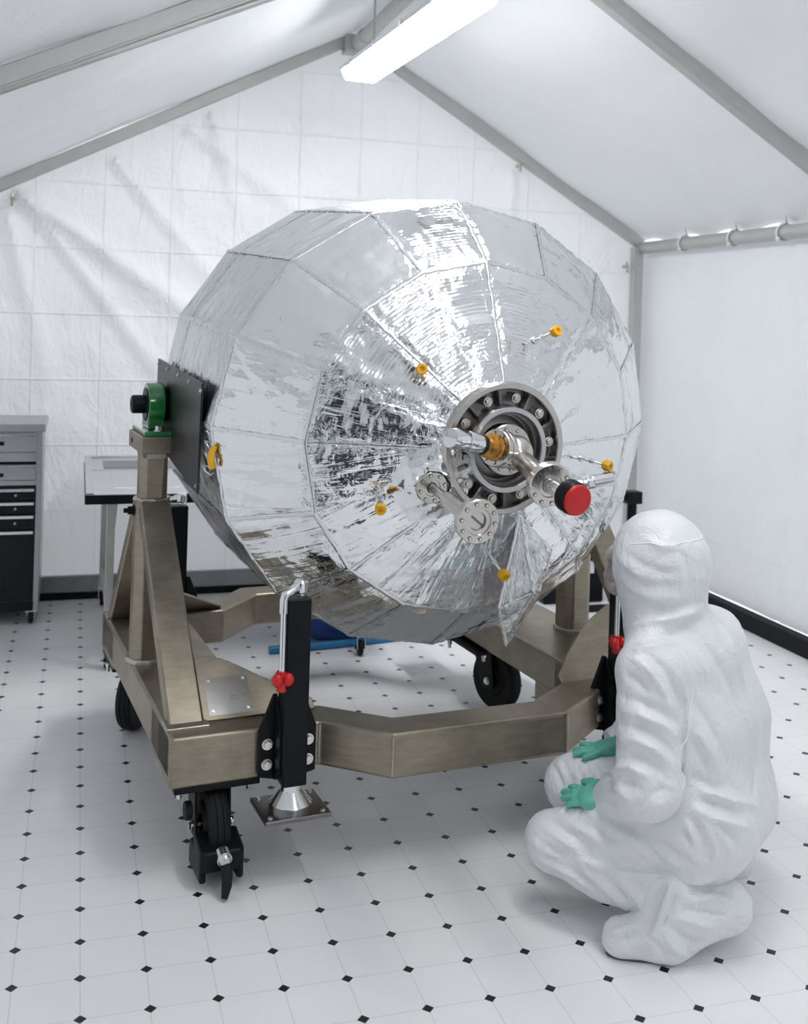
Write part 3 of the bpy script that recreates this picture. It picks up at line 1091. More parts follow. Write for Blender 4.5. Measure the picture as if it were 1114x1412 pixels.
# side valve on the hub: flange block, amber film, black ring, steel barrel
v0, v1 = V((-.045, -.425, .012)), V((-.262, -.52, .066))
av = (v1 - v0).normalized()
MB().sphere((0, -.415, .0), (.050, .05, .050), 24, 14).cyl((-.0, -.415, 0), v0 + av * .02, .04, n=32).cyl((0, -.36, 0), (0, -.43, 0), .045, n=32).build('valve_body', M_['steel'], tank, bevel=.003)
flange(v0 + av * .0, av, .052, .020, .022, 8, 'valve_flange')
flange(v0 + av * .024, av, .052, .018, .022, 8, 'valve_flange')
m = MB()
path, rad = [], []
for k in range(25):
    t = k / 24
    path.append(v0 + av * (.042 + t * .062))
    rad.append(.034 - .012 * t + .005 * math.sin(t * 26) + .003 * noise.noise(V((t * 20, 1, 2))))
m.tube(path, rad, 28)
m.build('amber_wrap', M_['amber'], tank, smooth=50, label='shiny amber film wrapped round the valve neck')
MB().cyl(v0 + av * .100, v0 + av * .124, .0285, n=32).build('valve_ring', M_['black'], tank, bevel=.002)
m = MB().lathe([(.0, .118), (.0285, .118), (.0285, .165), (.0265, .168), (.0265, .176), (.0285, .179), (.0285, .225), (.026, .238), (.018, .242), (0, .242)], v0, av, 40)
m.build('valve_barrel', M_['chrome'], tank, smooth=40)

# second, thinner pipe at lower left of the port
B2, E2 = V((-.213, -.312, -.108)), V((-.230, -.64, -.126))
ax2 = (E2 - B2).normalized()
m = MB()
NN = 34
for s in range(1):
    vs, fs = [], []
    for i in range(9):
        for k in range(NN):
            a = 2 * PI * k / NN
            rr = .048 + .075 * i / 8
            wv = noise.noise(V((math.cos(a) * 3, math.sin(a) * 3, i * .6))) * .012 + .006 * math.sin(a * 9 + i)
            px, pz = B2.x + math.cos(a) * rr * .95, B2.z + math.sin(a) * rr
            rr0 = math.hypot(px, pz)
            ysurf = -.328 + max(0, rr0 - .19) * .406
            lift = .030 * (1 - i / 8) ** 1.5 + wv * (1 - i / 8) * .9
            vs.append((px, ysurf - lift - .001, pz))
    for i in range(8):
        for k in range(NN):
            fs.append((i * NN + k, i * NN + (k + 1) % NN, (i + 1) * NN + (k + 1) % NN, (i + 1) * NN + k))
    co_ = link('foil_collar', vs, fs, M_['lining'], tank, smooth=40)
    co_.data.materials[0] = M_['foil']
flange(B2 + ax2 * .012, ax2, .046, .016, .016, 8, 'base_flange')
MB().cyl(B2 + ax2 * .02, B2 + ax2 * .14, .0135, n=28).cyl(B2 + ax2 * .135, B2 + ax2 * .17, .021, n=28).cyl(B2 + ax2 * .16, E2, .024, n=28).build('thin_pipe', M_['steel'], tank, bevel=.002)
flange(E2 - ax2 * .010, ax2, .058, .022, .024, 10, 'outlet_flange')
MB().cyl(E2 - ax2 * .02, E2 - ax2 * .006, .026, n=28).bar(E2 + V((-.02, .0, .016)), E2 + V((.02, .0, -.016)), .006, .004, (0, -1, 0)).build('outlet_blank', M_['dark_steel'], tank)

# angled fitting on the right of the port
fA, fB, fC = V((.205, -.345, -.118)), V((.300, -.372, -.100)), V((.350, -.385, -.088))
MB().tube([fA, fA.lerp(fB, .3), fA.lerp(fB, .32), fA.lerp(fB, .6), fA.lerp(fB, .62), fB], [.012, .012, .016, .016, .012, .012], 20).cyl(fB - V((.01, 0, 0)), fC, .019, n=20).cyl(fA.lerp(fB, .75), fA.lerp(fB, .95), .021, n=6).build('hose_fitting', M_['chrome'], tank, bevel=.0015)
MB().cyl((.205, -.26, -.118), fA + V((0, -.004, 0)), .014, n=20).build('fitting_stem', M_['chrome'], tank)

# standoff rods with yellow end caps
rods = [((.126, -.271, .306), (.144, -.926, .35), .095), ((-.25, -.275, .205), (-.293, -.926, .24), .085), ((.305, -.28, -.049), (.374, -.926, -.061), .095),
        ((-.336, -.254, -.155), (-.344, -.926, -.158), .070), ((.015, -.272, -.329), (.018, -.926, -.378), .095)]
for p, n_, L in rods:
    p, n_ = V(p), V(n_).normalized()
    r = MB().cyl(p - n_ * .02, p + n_ * L, .0042, n=12).cyl(p + n_ * L * .36, p + n_ * L * .50, .009, n=6).cyl(p + n_ * .0, p + n_ * .008, .012, n=16).build('standoff_rod', M_['chrome'], tank, bevel=.0008)
    c = MB().lathe([(.005, L - .012), (.013, L - .012), (.0165, L - .006), (.0165, L + .010), (.0145, L + .013), (.008, L + .013), (.006, L + .006), (.0, L + .006), ], p, n_, 10)
    c.build('yellow_cap', M_['yellow'], r, smooth=20, label='small yellow end cap')
# flattened yellow tab with twisted wire ties at the left rim
tb = MB()
for t in range(9):
    pass
p0 = V((-.742, -.012, -.075))
tb.tube([p0 + V((-.012, .0, .035)), p0 + V((-.022, 0, .018)), p0 + V((-.024, 0, -.006)), p0 + V((-.018, 0, -.030))], [.007, .010, .011, .009], 12)
tb.build('yellow_tab', M_['yellow'], tank)
rg = random.Random(3)
for k in range(4):
    z = -.125 + .035 * k
    q = V((-.760, .012, z))
    pts = [q + V((.012, .012, .0)), q, q + V((-.012, .0, .012)), q + V((-.016, .012, .022)), q + V((-.006, .022, .016)), q + V((.006, .014, .006))]
    MB().tube([p + V((rg.uniform(-.004, .004), rg.uniform(-.004, .004), rg.uniform(-.006, .006))) for p in pts], .0026, 8).build('wire_tie', M_['chrome'], tank, smooth=80)

# loose foil flap hanging from the lower right of the port
A_, B_, T_, D_, C_ = V((.085, -.318, -.205)), V((.060, -.268, -.494)), V((.117, -.222, -.628)), V((.233, -.205, -.485)), V((.235, -.262, -.33))
R_ = V((.135, -.335, -.43))       # the raised ridge


def flap_sheet(name, P, Q, R, mat, amp, seed, lab=None):
    N = 22
    vs, fs, uv = [], [], []
    idx = {}
    nrm = (Q - P).cross(R - P).normalized()
    if nrm.y > 0:
        nrm = -nrm
    for i in range(N + 1):
        for j in range(N + 1 - i):
            a, b = i / N, j / N
            p = P + (Q - P) * a + (R - P) * b
            e = min(a, b, 1 - a - b) * 3
            h = amp * (noise.noise(p * 26 + V((seed, 0, 0))) + .6 * abs(noise.noise(p * 60 + V((0, seed, 0))))) * min(1, e * 3 + .25)
            idx[i, j] = len(vs)
            vs.append(p + nrm * h)
            uv.append((a * .3 + seed, b * .3))
    for i in range(N):
        for j in range(N - i):
            fs.append((idx[i, j], idx[i + 1, j], idx[i, j + 1]))
            if j < N - i - 1:
                fs.append((idx[i + 1, j], idx[i + 1, j + 1], idx[i, j + 1]))
    o = link(name, vs, fs, mat, tank, smooth=70, label=lab)
    ul = o.data.uv_layers.new(name='UVMap')
    ix = np.empty(len(o.data.loops), np.int32)
    o.data.loops.foreach_get('vertex_index', ix)
    ul.data.foreach_set('uv', np.array(uv, np.float32)[ix].ravel())
    ca = o.data.color_attributes.new('panel', 'FLOAT_COLOR', 'POINT')
    ca.data.foreach_set('color', np.tile(np.array((.3, .2, .9, 1), np.float32), len(vs)))
    s = o.modifiers.new('Solidify', 'SOLIDIFY')
    s.thickness = .0015
    return o


flap_sheet('foil_flap', A_, B_, R_, M_['foil'], .008, 1.3, 'loose triangular foil flap hanging below the port')
flap_sheet('foil_flap', B_, T_, R_, M_['foil'], .007, 5.1)
flap_sheet('flap_lining', R_, T_, D_, M_['lining'], .010, 8.7, 'crumpled rosy inner side of the foil flap')
flap_sheet('foil_flap', A_, R_, C_, M_['foil'], .007, 3.3)
flap_sheet('foil_flap', R_, D_, C_, M_['foil'], .010, 6.2)
m = MB()
for pts in ([A_, R_.lerp(A_, .4), R_, T_], [B_, T_, D_], [A_, B_]):
    P2 = []
    for a, b in zip(pts, pts[1:]):
        for k in range(12):
            t = k / 12
            p = a.lerp(b, t)
            P2.append(p + V((noise.noise(p * 40), -.002 + .3 * noise.noise(p * 33), noise.noise(p * 37))) * .006)
    P2.append(pts[-1])
    m.tube(P2, .0055, 8)
m.build('flap_hem', M_['tape'], tank, smooth=40)

# ------------------------------------------------------------------ table behind the tank
tab = thing('folding_table', 'aluminium topped table on castors behind the tank', 'table', (.68, 2.94, 0))


def tl_(x, y, z):
    return (x - .68, y - 2.94, z)


x0, x1, y0, y1, zt = 0.0, 1.34, 2.335, 3.55, .778
MB().box(tl_(x0, y0 + .004, zt - .022), tl_(x1, y1, zt)).box(tl_(x0, y0 + .004, zt), tl_(x0 + .035, y1, zt + .008)).box(tl_(x1 - .035, y0 + .004, zt), tl_(x1, y1, zt + .008)).box(tl_(x0, y1 - .02, zt), tl_(x1, y1, zt + .012)).build('table_top', M_['table_top'], tab, bevel=.003)
MB().box(tl_(x0 - .003, y0 - .008, zt - .042), tl_(x1 + .003, y0 + .018, zt - .002)).box(tl_(x0 - .003, y0, zt - .042), tl_(x0 + .012, y1, zt - .022)).box(tl_(x1 - .012, y0, zt - .042), tl_(x1 + .003, y1, zt - .022)).build('edge_band', M_['black'], tab, bevel=.003)
MB().box(tl_(x0 + .09, 3.12, zt - .001), tl_(x0 + .62, 3.40, zt + .003)).build('dark_window', M_['dark_steel'], tab, bevel=.001)
MB().box(tl_(x0 + .035, 3.06, zt), tl_(x1 - .035, 3.075, zt + .004)).box(tl_(x0 + .12, 2.50, zt), tl_(x0 + .60, 2.94, zt + .002)).build('top_panel', M_['table_top'], tab, bevel=.001)
for lx, ly in ((.11, 2.41), (.11, 3.47), (1.25, 2.37), (1.25, 3.47)):
    lg = MB().box(tl_(lx - .018, ly - .018, .10), tl_(lx + .018, ly + .018, zt - .022)).build('leg', M_['leg_grey'], tab, bevel=.003)
    cw = MB().prism([tl_(lx - .020, ly - .028, .035), tl_(lx - .020, ly + .028, .035), tl_(lx - .020, ly + .02, .10), tl_(lx - .020, ly - .02, .10)], (.004, 0, 0)).prism([tl_(lx + .016, ly - .028, .035), tl_(lx + .016, ly + .028, .035), tl_(lx + .016, ly + .02, .10), tl_(lx + .016, ly - .02, .10)], (.004, 0, 0)).box(tl_(lx - .022, ly - .022, .088), tl_(lx + .022, ly + .022, .104)).build('caster_fork', M_['chrome'], lg, bevel=.002)
    MB().lathe([(.008, -.011), (.030, -.011), (.036, -.006), (.036, .006), (.030, .011), (.008, .011), (.008, -.011)], tl_(lx, ly, .036), (1, 0, 0), 28).cyl(tl_(lx - .024, ly, .036), tl_(lx + .024, ly, .036), .006, n=10).build('caster_wheel', M_['rubber'], lg)
for s, lx in enumerate((.11, 1.25)):
    MB().bar(tl_(lx + .025, 2.45, zt - .03), tl_(lx + .025, 3.42, .18), .012, .03, (0, .6, 1)).build('leg_brace', M_['leg_grey'], tab, bevel=.002)
    MB().bar(tl_(lx, 2.41, .20), tl_(lx, 3.47, .20), .02, .02).build('leg_rail', M_['leg_grey'], tab, bevel=.002)

# ------------------------------------------------------------------ drawer cabinet
cab = thing('tool_cabinet', 'rolling drawer cabinet, stainless above and black below, at the left', 'cabinet', (-.52, 3.38, 0))


def cb(x, y, z):
    return (x + .52, y - 3.38, z)


cx0, cx1, cyf, cyb = -.88, -.204, 3.155, 3.61
MB().box(cb(cx0, cyf + .012, .068), cb(cx1, cyb, .965)).build('body', M_['cab_steel'], cab, bevel=.004)
MB().box(cb(cx0 - .012, cyf - .012, .962), cb(cx1 + .012, cyb + .006, 1.0)).build('worktop', M_['cab_steel'], cab, bevel=.004)


def cdrawer(z0, z1, mat, slot, hz):
    d = MB().box(cb(cx0 + .03, cyf - .002, z0), cb(cx1 - .030, cyf + .02, z1)).build('drawer', mat, cab, bevel=.002)
    h = MB().box(cb(cx0 + .032, cyf - .022, hz - .006), cb(cx1 - .034, cyf - .002, hz + .004)).box(cb(cx0 + .032, cyf - .024, hz - .008), cb(cx1 - .034, cyf - .018, hz + .006))
    h.build('handle', M_['chrome'], d, bevel=.0015)
    if slot:
        MB().box(cb(cx0 + .12, cyf - .006, slot - .018), cb(cx1 - .17, cyf - .0015, slot + .018)).build('handle_frame', M_['cab_steel'], d, bevel=.002)
        MB().box(cb(cx0 + .13, cyf - .0075, slot - .011), cb(cx1 - .18, cyf - .005, slot + .009)).build('recess', M_['black'], d)
    return d


cdrawer(.862, .952, M_['cab_steel'], .904, .944)
MB().box(cb(cx0 + .03, cyf + .0, .812), cb(cx1 - .03, cyf + .02, .856)).build('divider', M_['cab_steel'], cab, bevel=.002)
MB().box(cb(cx0 + .03, cyf + .009, .797), cb(cx1 - .03, cyf + .02, .812)).build('gap_panel', M_['black'], cab)
cdrawer(.722, .796, M_['cab_steel'], .748, .787)
MB().box(cb(cx0 + .03, cyf + .0, .694), cb(cx1 - .03, cyf + .02, .718)).build('divider', M_['cab_steel'], cab, bevel=.002)
MB().box(cb(cx0 + .026, cyf + .006, .12), cb(cx1 - .026, cyf + .02, .692)).build('front_panel', M_['cab_black'], cab, bevel=.002)
for z0, z1 in ((.622, .684), (.556, .617), (.478, .551)):
    dd = cdrawer(z0, z1, M_['cab_black'], 0, z1 - .010)
    MB().cyl(cb(-.325, cyf - .006, (z0 + z1) / 2 - .008), cb(-.325, cyf - .001, (z0 + z1) / 2 - .008), .006, n=14).build('lock', M_['cab_steel'], dd)
cdrawer(.13, .472, M_['cab_black'], 0, .464)
MB().box(cb(cx0, cyf + .004, .068), cb(cx1 - .024, cyf + .02, .118)).build('plinth', M_['cab_black'], cab, bevel=.003)
for lx, ly in ((cx0 + .05, cyf + .04), (cx1 - .035, cyf + .035), (cx0 + .05, cyb - .05), (cx1 - .035, cyb - .05)):
    f = MB().prism([cb(lx - .020, ly - .02, .03), cb(lx - .020, ly + .02, .03), cb(lx - .020, ly + .02, .07), cb(lx - .020, ly - .02, .07)], (.004, 0, 0)).prism([cb(lx + .016, ly - .02, .03), cb(lx + .016, ly + .02, .03), cb(lx + .016, ly + .02, .07), cb(lx + .016, ly - .02, .07)], (.004, 0, 0)).box(cb(lx - .028, ly - .028, .062), cb(lx + .028, ly + .028, .069)).build('caster', M_['chrome'], cab, bevel=.0015)
    MB().lathe([(.006, -.012), (.026, -.012), (.033, -.006), (.033, .006), (.026, .012), (.006, .012), (.006, -.012)], cb(lx, ly, .033), (1, 0, 0), 28).build('caster_wheel', M_['rubber'], f)

# ------------------------------------------------------------------ blue tub and hose, dark gear at the back
tub = thing('plastic_tub', 'deep blue rounded plastic tub on the floor under the tank', 'tub', (1.215, 2.745, 0))
MB().lathe([(.0, .002), (.15, .002), (.19, .02), (.225, .07), (.24, .13), (.245, .20), (.255, .205), (.255, .22), (.237, .22), (.232, .13), (.215, .075), (.18, .03), (0, .012)], (0, 0, 0), (0, 0, 1), 56).build('bowl', M_['blue'], tub, smooth=50)
for s in (-1, 1):
    MB().tube([(s * .245, -.05, .19), (s * .285, -.045, .19), (s * .295, 0, .19), (s * .285, .045, .19), (s * .245, .05, .19)], .008, 10).build('handle', M_['blue'], tub)
pts = []
for k in range(40):
    t = k / 39
    pts.append((0.84 + 1.2 * t, 2.47 + .05 * t + .20 * t * t, .018 + .002 * math.sin(t * 9)))
h_ = MB()
h_.tube(pts, .018, 14)
ho = h_.build('floor_hose', M_['blue_light'], smooth=60)
tag(ho, 'light blue hose lying curved on the floor beside the blue tub', 'hose')
case = thing('equipment_case', 'black equipment case standing at the back behind the right column', 'case', (2.68, 3.17, 0))
MB().box((-.20, -.14, .0), (.17, .14, .20)).build('body', M_['black'], case, bevel=.012)
MB().box((-.203, -.143, .206), (.173, .143, .36)).build('lid', M_['black'], case, bevel=.012)
for sx in (-.1, .08):
    MB().box((sx - .02, -.156, .17), (sx + .02, -.141, .24)).build('latch', M_['chrome'], case, bevel=.002)
MB().tube([(-.06, -.142, .12), (-.06, -.175, .12), (.03, -.175, .12), (.03, -.142, .12)], .009, 10).build('handle', M_['rubber'], case)
st = thing('clamp_stand', 'slim black upright stand near the back wall, its head showing past the tank', 'stand', (2.98, 2.97, -.03))
MB().lathe([(0, .03), (.10, .03), (.10, .042), (.02, .05), (0, .05)], (0, 0, 0), (0, 0, 1), 32).build('base', M_['black'], st)
MB().cyl((0, 0, .015), (0, 0, .62), .028, n=20).build('post', M_['black'], st)
MB().box((-.045, -.04, .60), (.045, .04, .67)).cyl((-.05, 0, .635), (-.085, 0, .635), .02).build('clamp_head', M_['black'], st, bevel=.005)
mt = MB().box((2.66, 2.84, .0), (2.93, 2.95, .012)).build('floor_mat', M_['rubber'], bevel=.004)
tag(mt, 'small black mat on the floor in front of the black case', 'mat')


# ------------------------------------------------------------------ person
SHOE_FOLDS = [
    ([(1.385,-0.111,0.192),(1.36,-0.125,0.141),(1.326,-0.129,0.073)], 0.014, 0.011),
    ([(1.424,-0.134,0.195),(1.388,-0.149,0.151),(1.352,-0.154,0.072)], 0.012, 0.01),
    ([(1.404,-0.124,0.195),(1.372,-0.139,0.147),(1.34,-0.141,0.073)], -0.014, 0.008),
    ([(1.424,-0.152,0.18),(1.512,-0.143,0.182),(1.551,-0.162,0.169)], 0.01, 0.01),
    ([(1.413,-0.155,0.161),(1.489,-0.164,0.167),(1.549,-0.174,0.15)], -0.009, 0.008),
    ([(1.402,-0.158,0.143),(1.47,-0.178,0.141),(1.529,-0.182,0.125)], 0.01, 0.01),
    ([(1.391,-0.16,0.128),(1.451,-0.178,0.112),(1.499,-0.182,0.1)], -0.009, 0.008),
    ([(1.382,-0.159,0.107),(1.424,-0.174,0.077),(1.47,-0.173,0.063)], 0.009, 0.01),
    ([(1.363,-0.158,0.088),(1.384,-0.176,0.059),(1.416,-0.173,0.036)], -0.009, 0.008),
    ([(1.349,-0.149,0.075),(1.358,-0.16,0.05),(1.371,-0.159,0.023)], 0.009, 0.01),
    ([(1.332,-0.126,0.085),(1.297,-0.11,0.066),(1.262,-0.095,0.048)], 0.008, 0.009),
    ([(1.335,-0.139,0.07),(1.307,-0.123,0.047),(1.279,-0.11,0.026)], -0.008, 0.008),
    ([(1.339,-0.144,0.058),(1.327,-0.131,0.031),(1.322,-0.112,0.006)], 0.008, 0.009),
    ([(1.329,-0.11,0.094),(1.292,-0.097,0.081),(1.26,-0.083,0.064)], -0.008, 0.008),
    ([(1.44,-0.141,0.201),(1.477,-0.164,0.215),(1.546,-0.138,0.182)], 0.008, 0.009),
]
# creases of the coverall: points along each, height (negative = valley), half width
FOLDS = [
    ([(1.426,-0.089,0.699),(1.451,-0.08,0.63),(1.447,-0.095,0.553),(1.443,-0.099,0.464),(1.392,-0.167,0.426)], -0.016, 0.01),
    ([(1.38,-0.174,0.423),(1.454,-0.143,0.376),(1.486,-0.164,0.363),(1.538,-0.174,0.347),(1.604,-0.158,0.322)], -0.014, 0.01),
    ([(1.386,-0.169,0.448),(1.483,-0.144,0.399),(1.547,-0.158,0.377),(1.65,-0.119,0.33)], 0.01, 0.012),
    ([(1.395,-0.161,0.455),(1.486,-0.138,0.413),(1.552,-0.15,0.391),(1.676,-0.096,0.343)], -0.012, 0.009),
    ([(1.446,-0.102,0.454),(1.508,-0.135,0.429),(1.618,-0.115,0.388)], 0.008, 0.01),
    ([(1.474,-0.161,0.361),(1.498,-0.178,0.334),(1.518,-0.187,0.3),(1.528,-0.187,0.267)], -0.01, 0.008),
    ([(1.49,-0.168,0.355),(1.525,-0.181,0.329),(1.548,-0.185,0.296)], 0.009, 0.009),
    ([(1.453,-0.145,0.37),(1.471,-0.169,0.34),(1.482,-0.183,0.299),(1.482,-0.181,0.262)], -0.009, 0.008),
    ([(1.435,-0.133,0.367),(1.452,-0.161,0.335),(1.461,-0.175,0.287)], 0.008, 0.009),
    ([(1.377,-0.168,0.396),(1.432,-0.147,0.334),(1.443,-0.165,0.291)], -0.008, 0.008),
    ([(1.179,0.143,0.258),(1.219,0.058,0.247),(1.261,0.004,0.225)], 0.007, 0.01),
    ([(1.162,0.136,0.243),(1.203,0.065,0.226),(1.236,0.023,0.205)], -0.007, 0.007),
    ([(1.221,0.13,0.279),(1.28,-0.003,0.272),(1.364,-0.072,0.222)], 0.008, 0.01),
    ([(1.201,0.132,0.268),(1.253,0.023,0.259),(1.307,-0.034,0.221)], -0.008, 0.007),
    ([(1.274,0.068,0.312),(1.332,-0.039,0.295),(1.408,-0.119,0.233)], 0.008, 0.01),
    ([(1.261,0.083,0.299),(1.304,-0.015,0.29),(1.38,-0.086,0.227)], -0.009, 0.007),
    ([(1.33,-0.035,0.3),(1.387,-0.106,0.283),(1.45,-0.162,0.242)], 0.009, 0.011),
    ([(1.312,-0.021,0.292),(1.37,-0.084,0.268),(1.429,-0.141,0.23)], -0.009, 0.008),
    ([(1.334,-0.168,0.382),(1.423,-0.143,0.319),(1.484,-0.182,0.262)], 0.008, 0.01),
    ([(1.144,0.14,0.22),(1.172,0.086,0.201),(1.206,0.047,0.189)], 0.006, 0.008),
    ([(1.134,0.149,0.188),(1.155,0.102,0.176),(1.192,0.061,0.173)], 0.006, 0.008),
    ([(1.213,0.041,0.192),(1.266,-0.016,0.195),(1.327,-0.055,0.191),(1.399,-0.092,0.188),(1.459,-0.144,0.203),(1.504,-0.17,0.218)], -0.018, 0.01),
    ([(1.155,0.158,0.13),(1.2,0.075,0.127),(1.237,0.023,0.123)], 0.009, 0.01),
    ([(1.153,0.109,0.161),(1.213,0.039,0.152),(1.26,-0.013,0.128)], -0.009, 0.008),
    ([(1.192,0.061,0.173),(1.25,-0.01,0.146),(1.306,-0.025,0.095)], 0.009, 0.01),
    ([(1.225,0.023,0.177),(1.276,-0.032,0.143),(1.335,-0.036,0.084)], -0.009, 0.008),
    ([(1.258,-0.014,0.184),(1.31,-0.06,0.139),(1.362,-0.065,0.083)], 0.009, 0.01),
    ([(1.294,-0.041,0.179),(1.335,-0.081,0.132),(1.375,-0.074,0.08)], -0.009, 0.008),
    ([(1.328,-0.063,0.182),(1.355,-0.098,0.146),(1.376,-0.091,0.089)], 0.009, 0.01),
    ([(1.158,0.154,0.126),(1.198,0.115,0.111),(1.238,0.064,0.1)], 0.007, 0.008),
    ([(1.392,-0.093,0.186),(1.368,-0.108,0.149),(1.367,-0.068,0.082)], 0.012, 0.012),
    ([(1.437,-0.106,0.183),(1.398,-0.127,0.145),(1.389,-0.084,0.078)], 0.012, 0.01),
    ([(1.412,-0.105,0.182),(1.382,-0.119,0.146),(1.379,-0.077,0.08)], -0.012, 0.008),
    ([(1.34,-0.042,0.752),(1.373,-0.087,0.729),(1.408,-0.1,0.677),(1.445,-0.083,0.604)], 0.01, 0.012),
    ([(1.319,-0.037,0.736),(1.343,-0.086,0.713),(1.374,-0.107,0.663),(1.386,-0.124,0.605)], -0.009, 0.009),
    ([(1.294,-0.036,0.635),(1.321,-0.095,0.639),(1.367,-0.121,0.62),(1.423,-0.108,0.579)], 0.011, 0.012),
    ([(1.289,-0.039,0.604),(1.316,-0.105,0.608),(1.362,-0.131,0.588),(1.408,-0.128,0.547)], -0.011, 0.009),
    ([(1.284,-0.049,0.568),(1.306,-0.106,0.587),(1.348,-0.139,0.564),(1.398,-0.142,0.513)], 0.011, 0.012),
    ([(1.278,-0.058,0.531),(1.301,-0.118,0.552),(1.335,-0.146,0.536),(1.38,-0.158,0.49)], -0.011, 0.009),
    ([(1.273,-0.062,0.493),(1.29,-0.122,0.519),(1.33,-0.157,0.505),(1.363,-0.174,0.463)], 0.012, 0.012),
    ([(1.27,-0.061,0.464),(1.282,-0.127,0.49),(1.312,-0.165,0.475)], -0.011, 0.009),
    ([(1.269,-0.043,0.424),(1.27,-0.128,0.463),(1.296,-0.168,0.443)], 0.01, 0.011),
    ([(1.267,-0.041,0.398),(1.26,-0.119,0.432),(1.282,-0.153,0.41)], -0.009, 0.008),
    ([(1.272,-0.018,0.365),(1.269,-0.075,0.383),(1.292,-0.094,0.357)], 0.008, 0.009),
    ([(1.301,-0.042,0.692),(1.319,-0.076,0.684),(1.339,-0.1,0.658)], 0.008, 0.01),
    ([(1.303,-0.173,0.44),(1.333,-0.178,0.457),(1.37,-0.177,0.446)], 0.007, 0.01),
    ([(1.287,-0.151,0.394),(1.32,-0.18,0.424),(1.364,-0.18,0.427)], -0.008, 0.008),
    ([(1.38,0.17,0.98),(1.394,0.073,0.946),(1.443,0.026,0.928),(1.499,0.011,0.933)], 0.006, 0.011),
    ([(1.37,0.15,0.953),(1.391,0.073,0.915),(1.439,0.029,0.9)], -0.006, 0.009),
    ([(1.368,0.131,0.916),(1.401,0.063,0.89),(1.462,0.02,0.894),(1.555,0.02,0.905)], 0.006, 0.011),
    ([(1.376,0.116,0.878),(1.413,0.056,0.86),(1.473,0.019,0.863),(1.567,0.03,0.874)], -0.007, 0.009),
    ([(1.387,0.11,0.844),(1.425,0.046,0.832),(1.494,0.016,0.836),(1.581,0.044,0.848)], 0.007, 0.011),
    ([(1.483,0.044,1.014),(1.5,0.015,0.957),(1.512,0.013,0.88)], 0.006, 0.009),
    ([(1.413,0.092,1.011),(1.442,0.046,0.99),(1.496,0.027,0.991)], -0.005, 0.008),
    ([(1.382,0.087,0.765),(1.402,0.039,0.789),(1.452,0.016,0.804),(1.514,0.013,0.821),(1.605,0.073,0.835)], -0.018, 0.011),
    ([(1.348,0.025,0.754),(1.385,-0.009,0.773),(1.462,-0.004,0.783),(1.548,0.014,0.8),(1.677,0.145,0.793)], 0.01, 0.012),
    ([(1.328,-0.026,0.748),(1.372,-0.051,0.76),(1.465,-0.029,0.763)], -0.008, 0.009),
    ([(1.399,0.073,0.803),(1.439,0.031,0.82),(1.504,0.016,0.84)], 0.006, 0.008),
    ([(1.518,-0.0,0.782),(1.563,-0.035,0.72),(1.617,-0.04,0.632),(1.647,-0.066,0.526)], 0.007, 0.016),
    ([(1.487,-0.034,0.752),(1.526,-0.062,0.684),(1.541,-0.092,0.591)], -0.006, 0.014),
    ([(1.67,0.098,0.782),(1.71,0.051,0.694),(1.734,0.024,0.583)], 0.006, 0.014),
    ([(1.625,0.063,0.794),(1.64,-0.008,0.716),(1.682,-0.012,0.609)], -0.006, 0.012),
    ([(1.467,-0.08,0.638),(1.518,-0.113,0.554),(1.563,-0.115,0.459)], 0.006, 0.014),
    ([(1.469,-0.101,0.572),(1.503,-0.123,0.504),(1.542,-0.131,0.431)], -0.006, 0.012),
    ([(1.664,-0.057,0.54),(1.693,-0.052,0.422),(1.642,-0.114,0.359)], 0.006, 0.012),
    ([(1.451,-0.097,0.554),(1.476,-0.117,0.496),(1.502,-0.128,0.449)], 0.005, 0.012),
    ([(1.288,0.337,0.32),(1.278,0.276,0.309),(1.292,0.238,0.259)], 0.0065, 0.008),
    ([(1.291,0.312,0.33),(1.288,0.265,0.313),(1.304,0.23,0.257)], -0.0065, 0.007),
    ([(1.305,0.308,0.339),(1.299,0.256,0.315),(1.315,0.222,0.263)], 0.0065, 0.008),
    ([(1.315,0.297,0.343),(1.311,0.249,0.317),(1.288,0.138,0.299)], -0.0065, 0.007),
    ([(1.334,0.303,0.347),(1.323,0.242,0.319),(1.291,0.114,0.313)], 0.0065, 0.008),
    ([(1.347,0.297,0.349),(1.335,0.235,0.321),(1.28,0.064,0.332)], -0.0065, 0.007),
    ([(1.357,0.285,0.35),(1.347,0.227,0.323),(1.276,0.028,0.352)], 0.0065, 0.008),
    ([(1.37,0.279,0.351),(1.359,0.22,0.324),(1.272,-0.005,0.363)], -0.0065, 0.007),
    ([(1.376,0.259,0.35),(1.371,0.213,0.326),(1.268,-0.039,0.382)], 0.0065, 0.008),
    ([(1.388,0.252,0.352),(1.383,0.206,0.328),(1.266,-0.069,0.392)], -0.0065, 0.007),
    ([(1.395,0.235,0.349),(1.285,-0.005,0.425),(1.26,-0.105,0.412)], 0.0065, 0.008),
    ([(1.407,0.228,0.351),(1.267,-0.065,0.452),(1.263,-0.125,0.417)], -0.0065, 0.007),
]


def sdf_cone(P, a, b, ra, rb):
    a, b = np.array(a, np.float32), np.array(b, np.float32)
    ba = b - a
    t = np.clip(((P - a) @ ba) / max(float(ba @ ba), 1e-9), 0, 1)
    d = np.sqrt(((P - a - t[:, None] * ba) ** 2).sum(1))
    return d - (ra + (rb - ra) * t)


def sdf_ell(P, c, r, R=None):
    q = P - np.array(c, np.float32)
    if R is not None:
        q = q @ np.array(R, np.float32).T
    q = q / np.array(r, np.float32)
    k = np.sqrt((q ** 2).sum(1))
    return (k - 1) * min(r)


def smin(a, b, k):
    h = np.clip(.5 + .5 * (b - a) / k, 0, 1)
    return b + (a - b) * h - k * h * (1 - h)


def smax(a, b, k):
    return -smin(-a, -b, k)


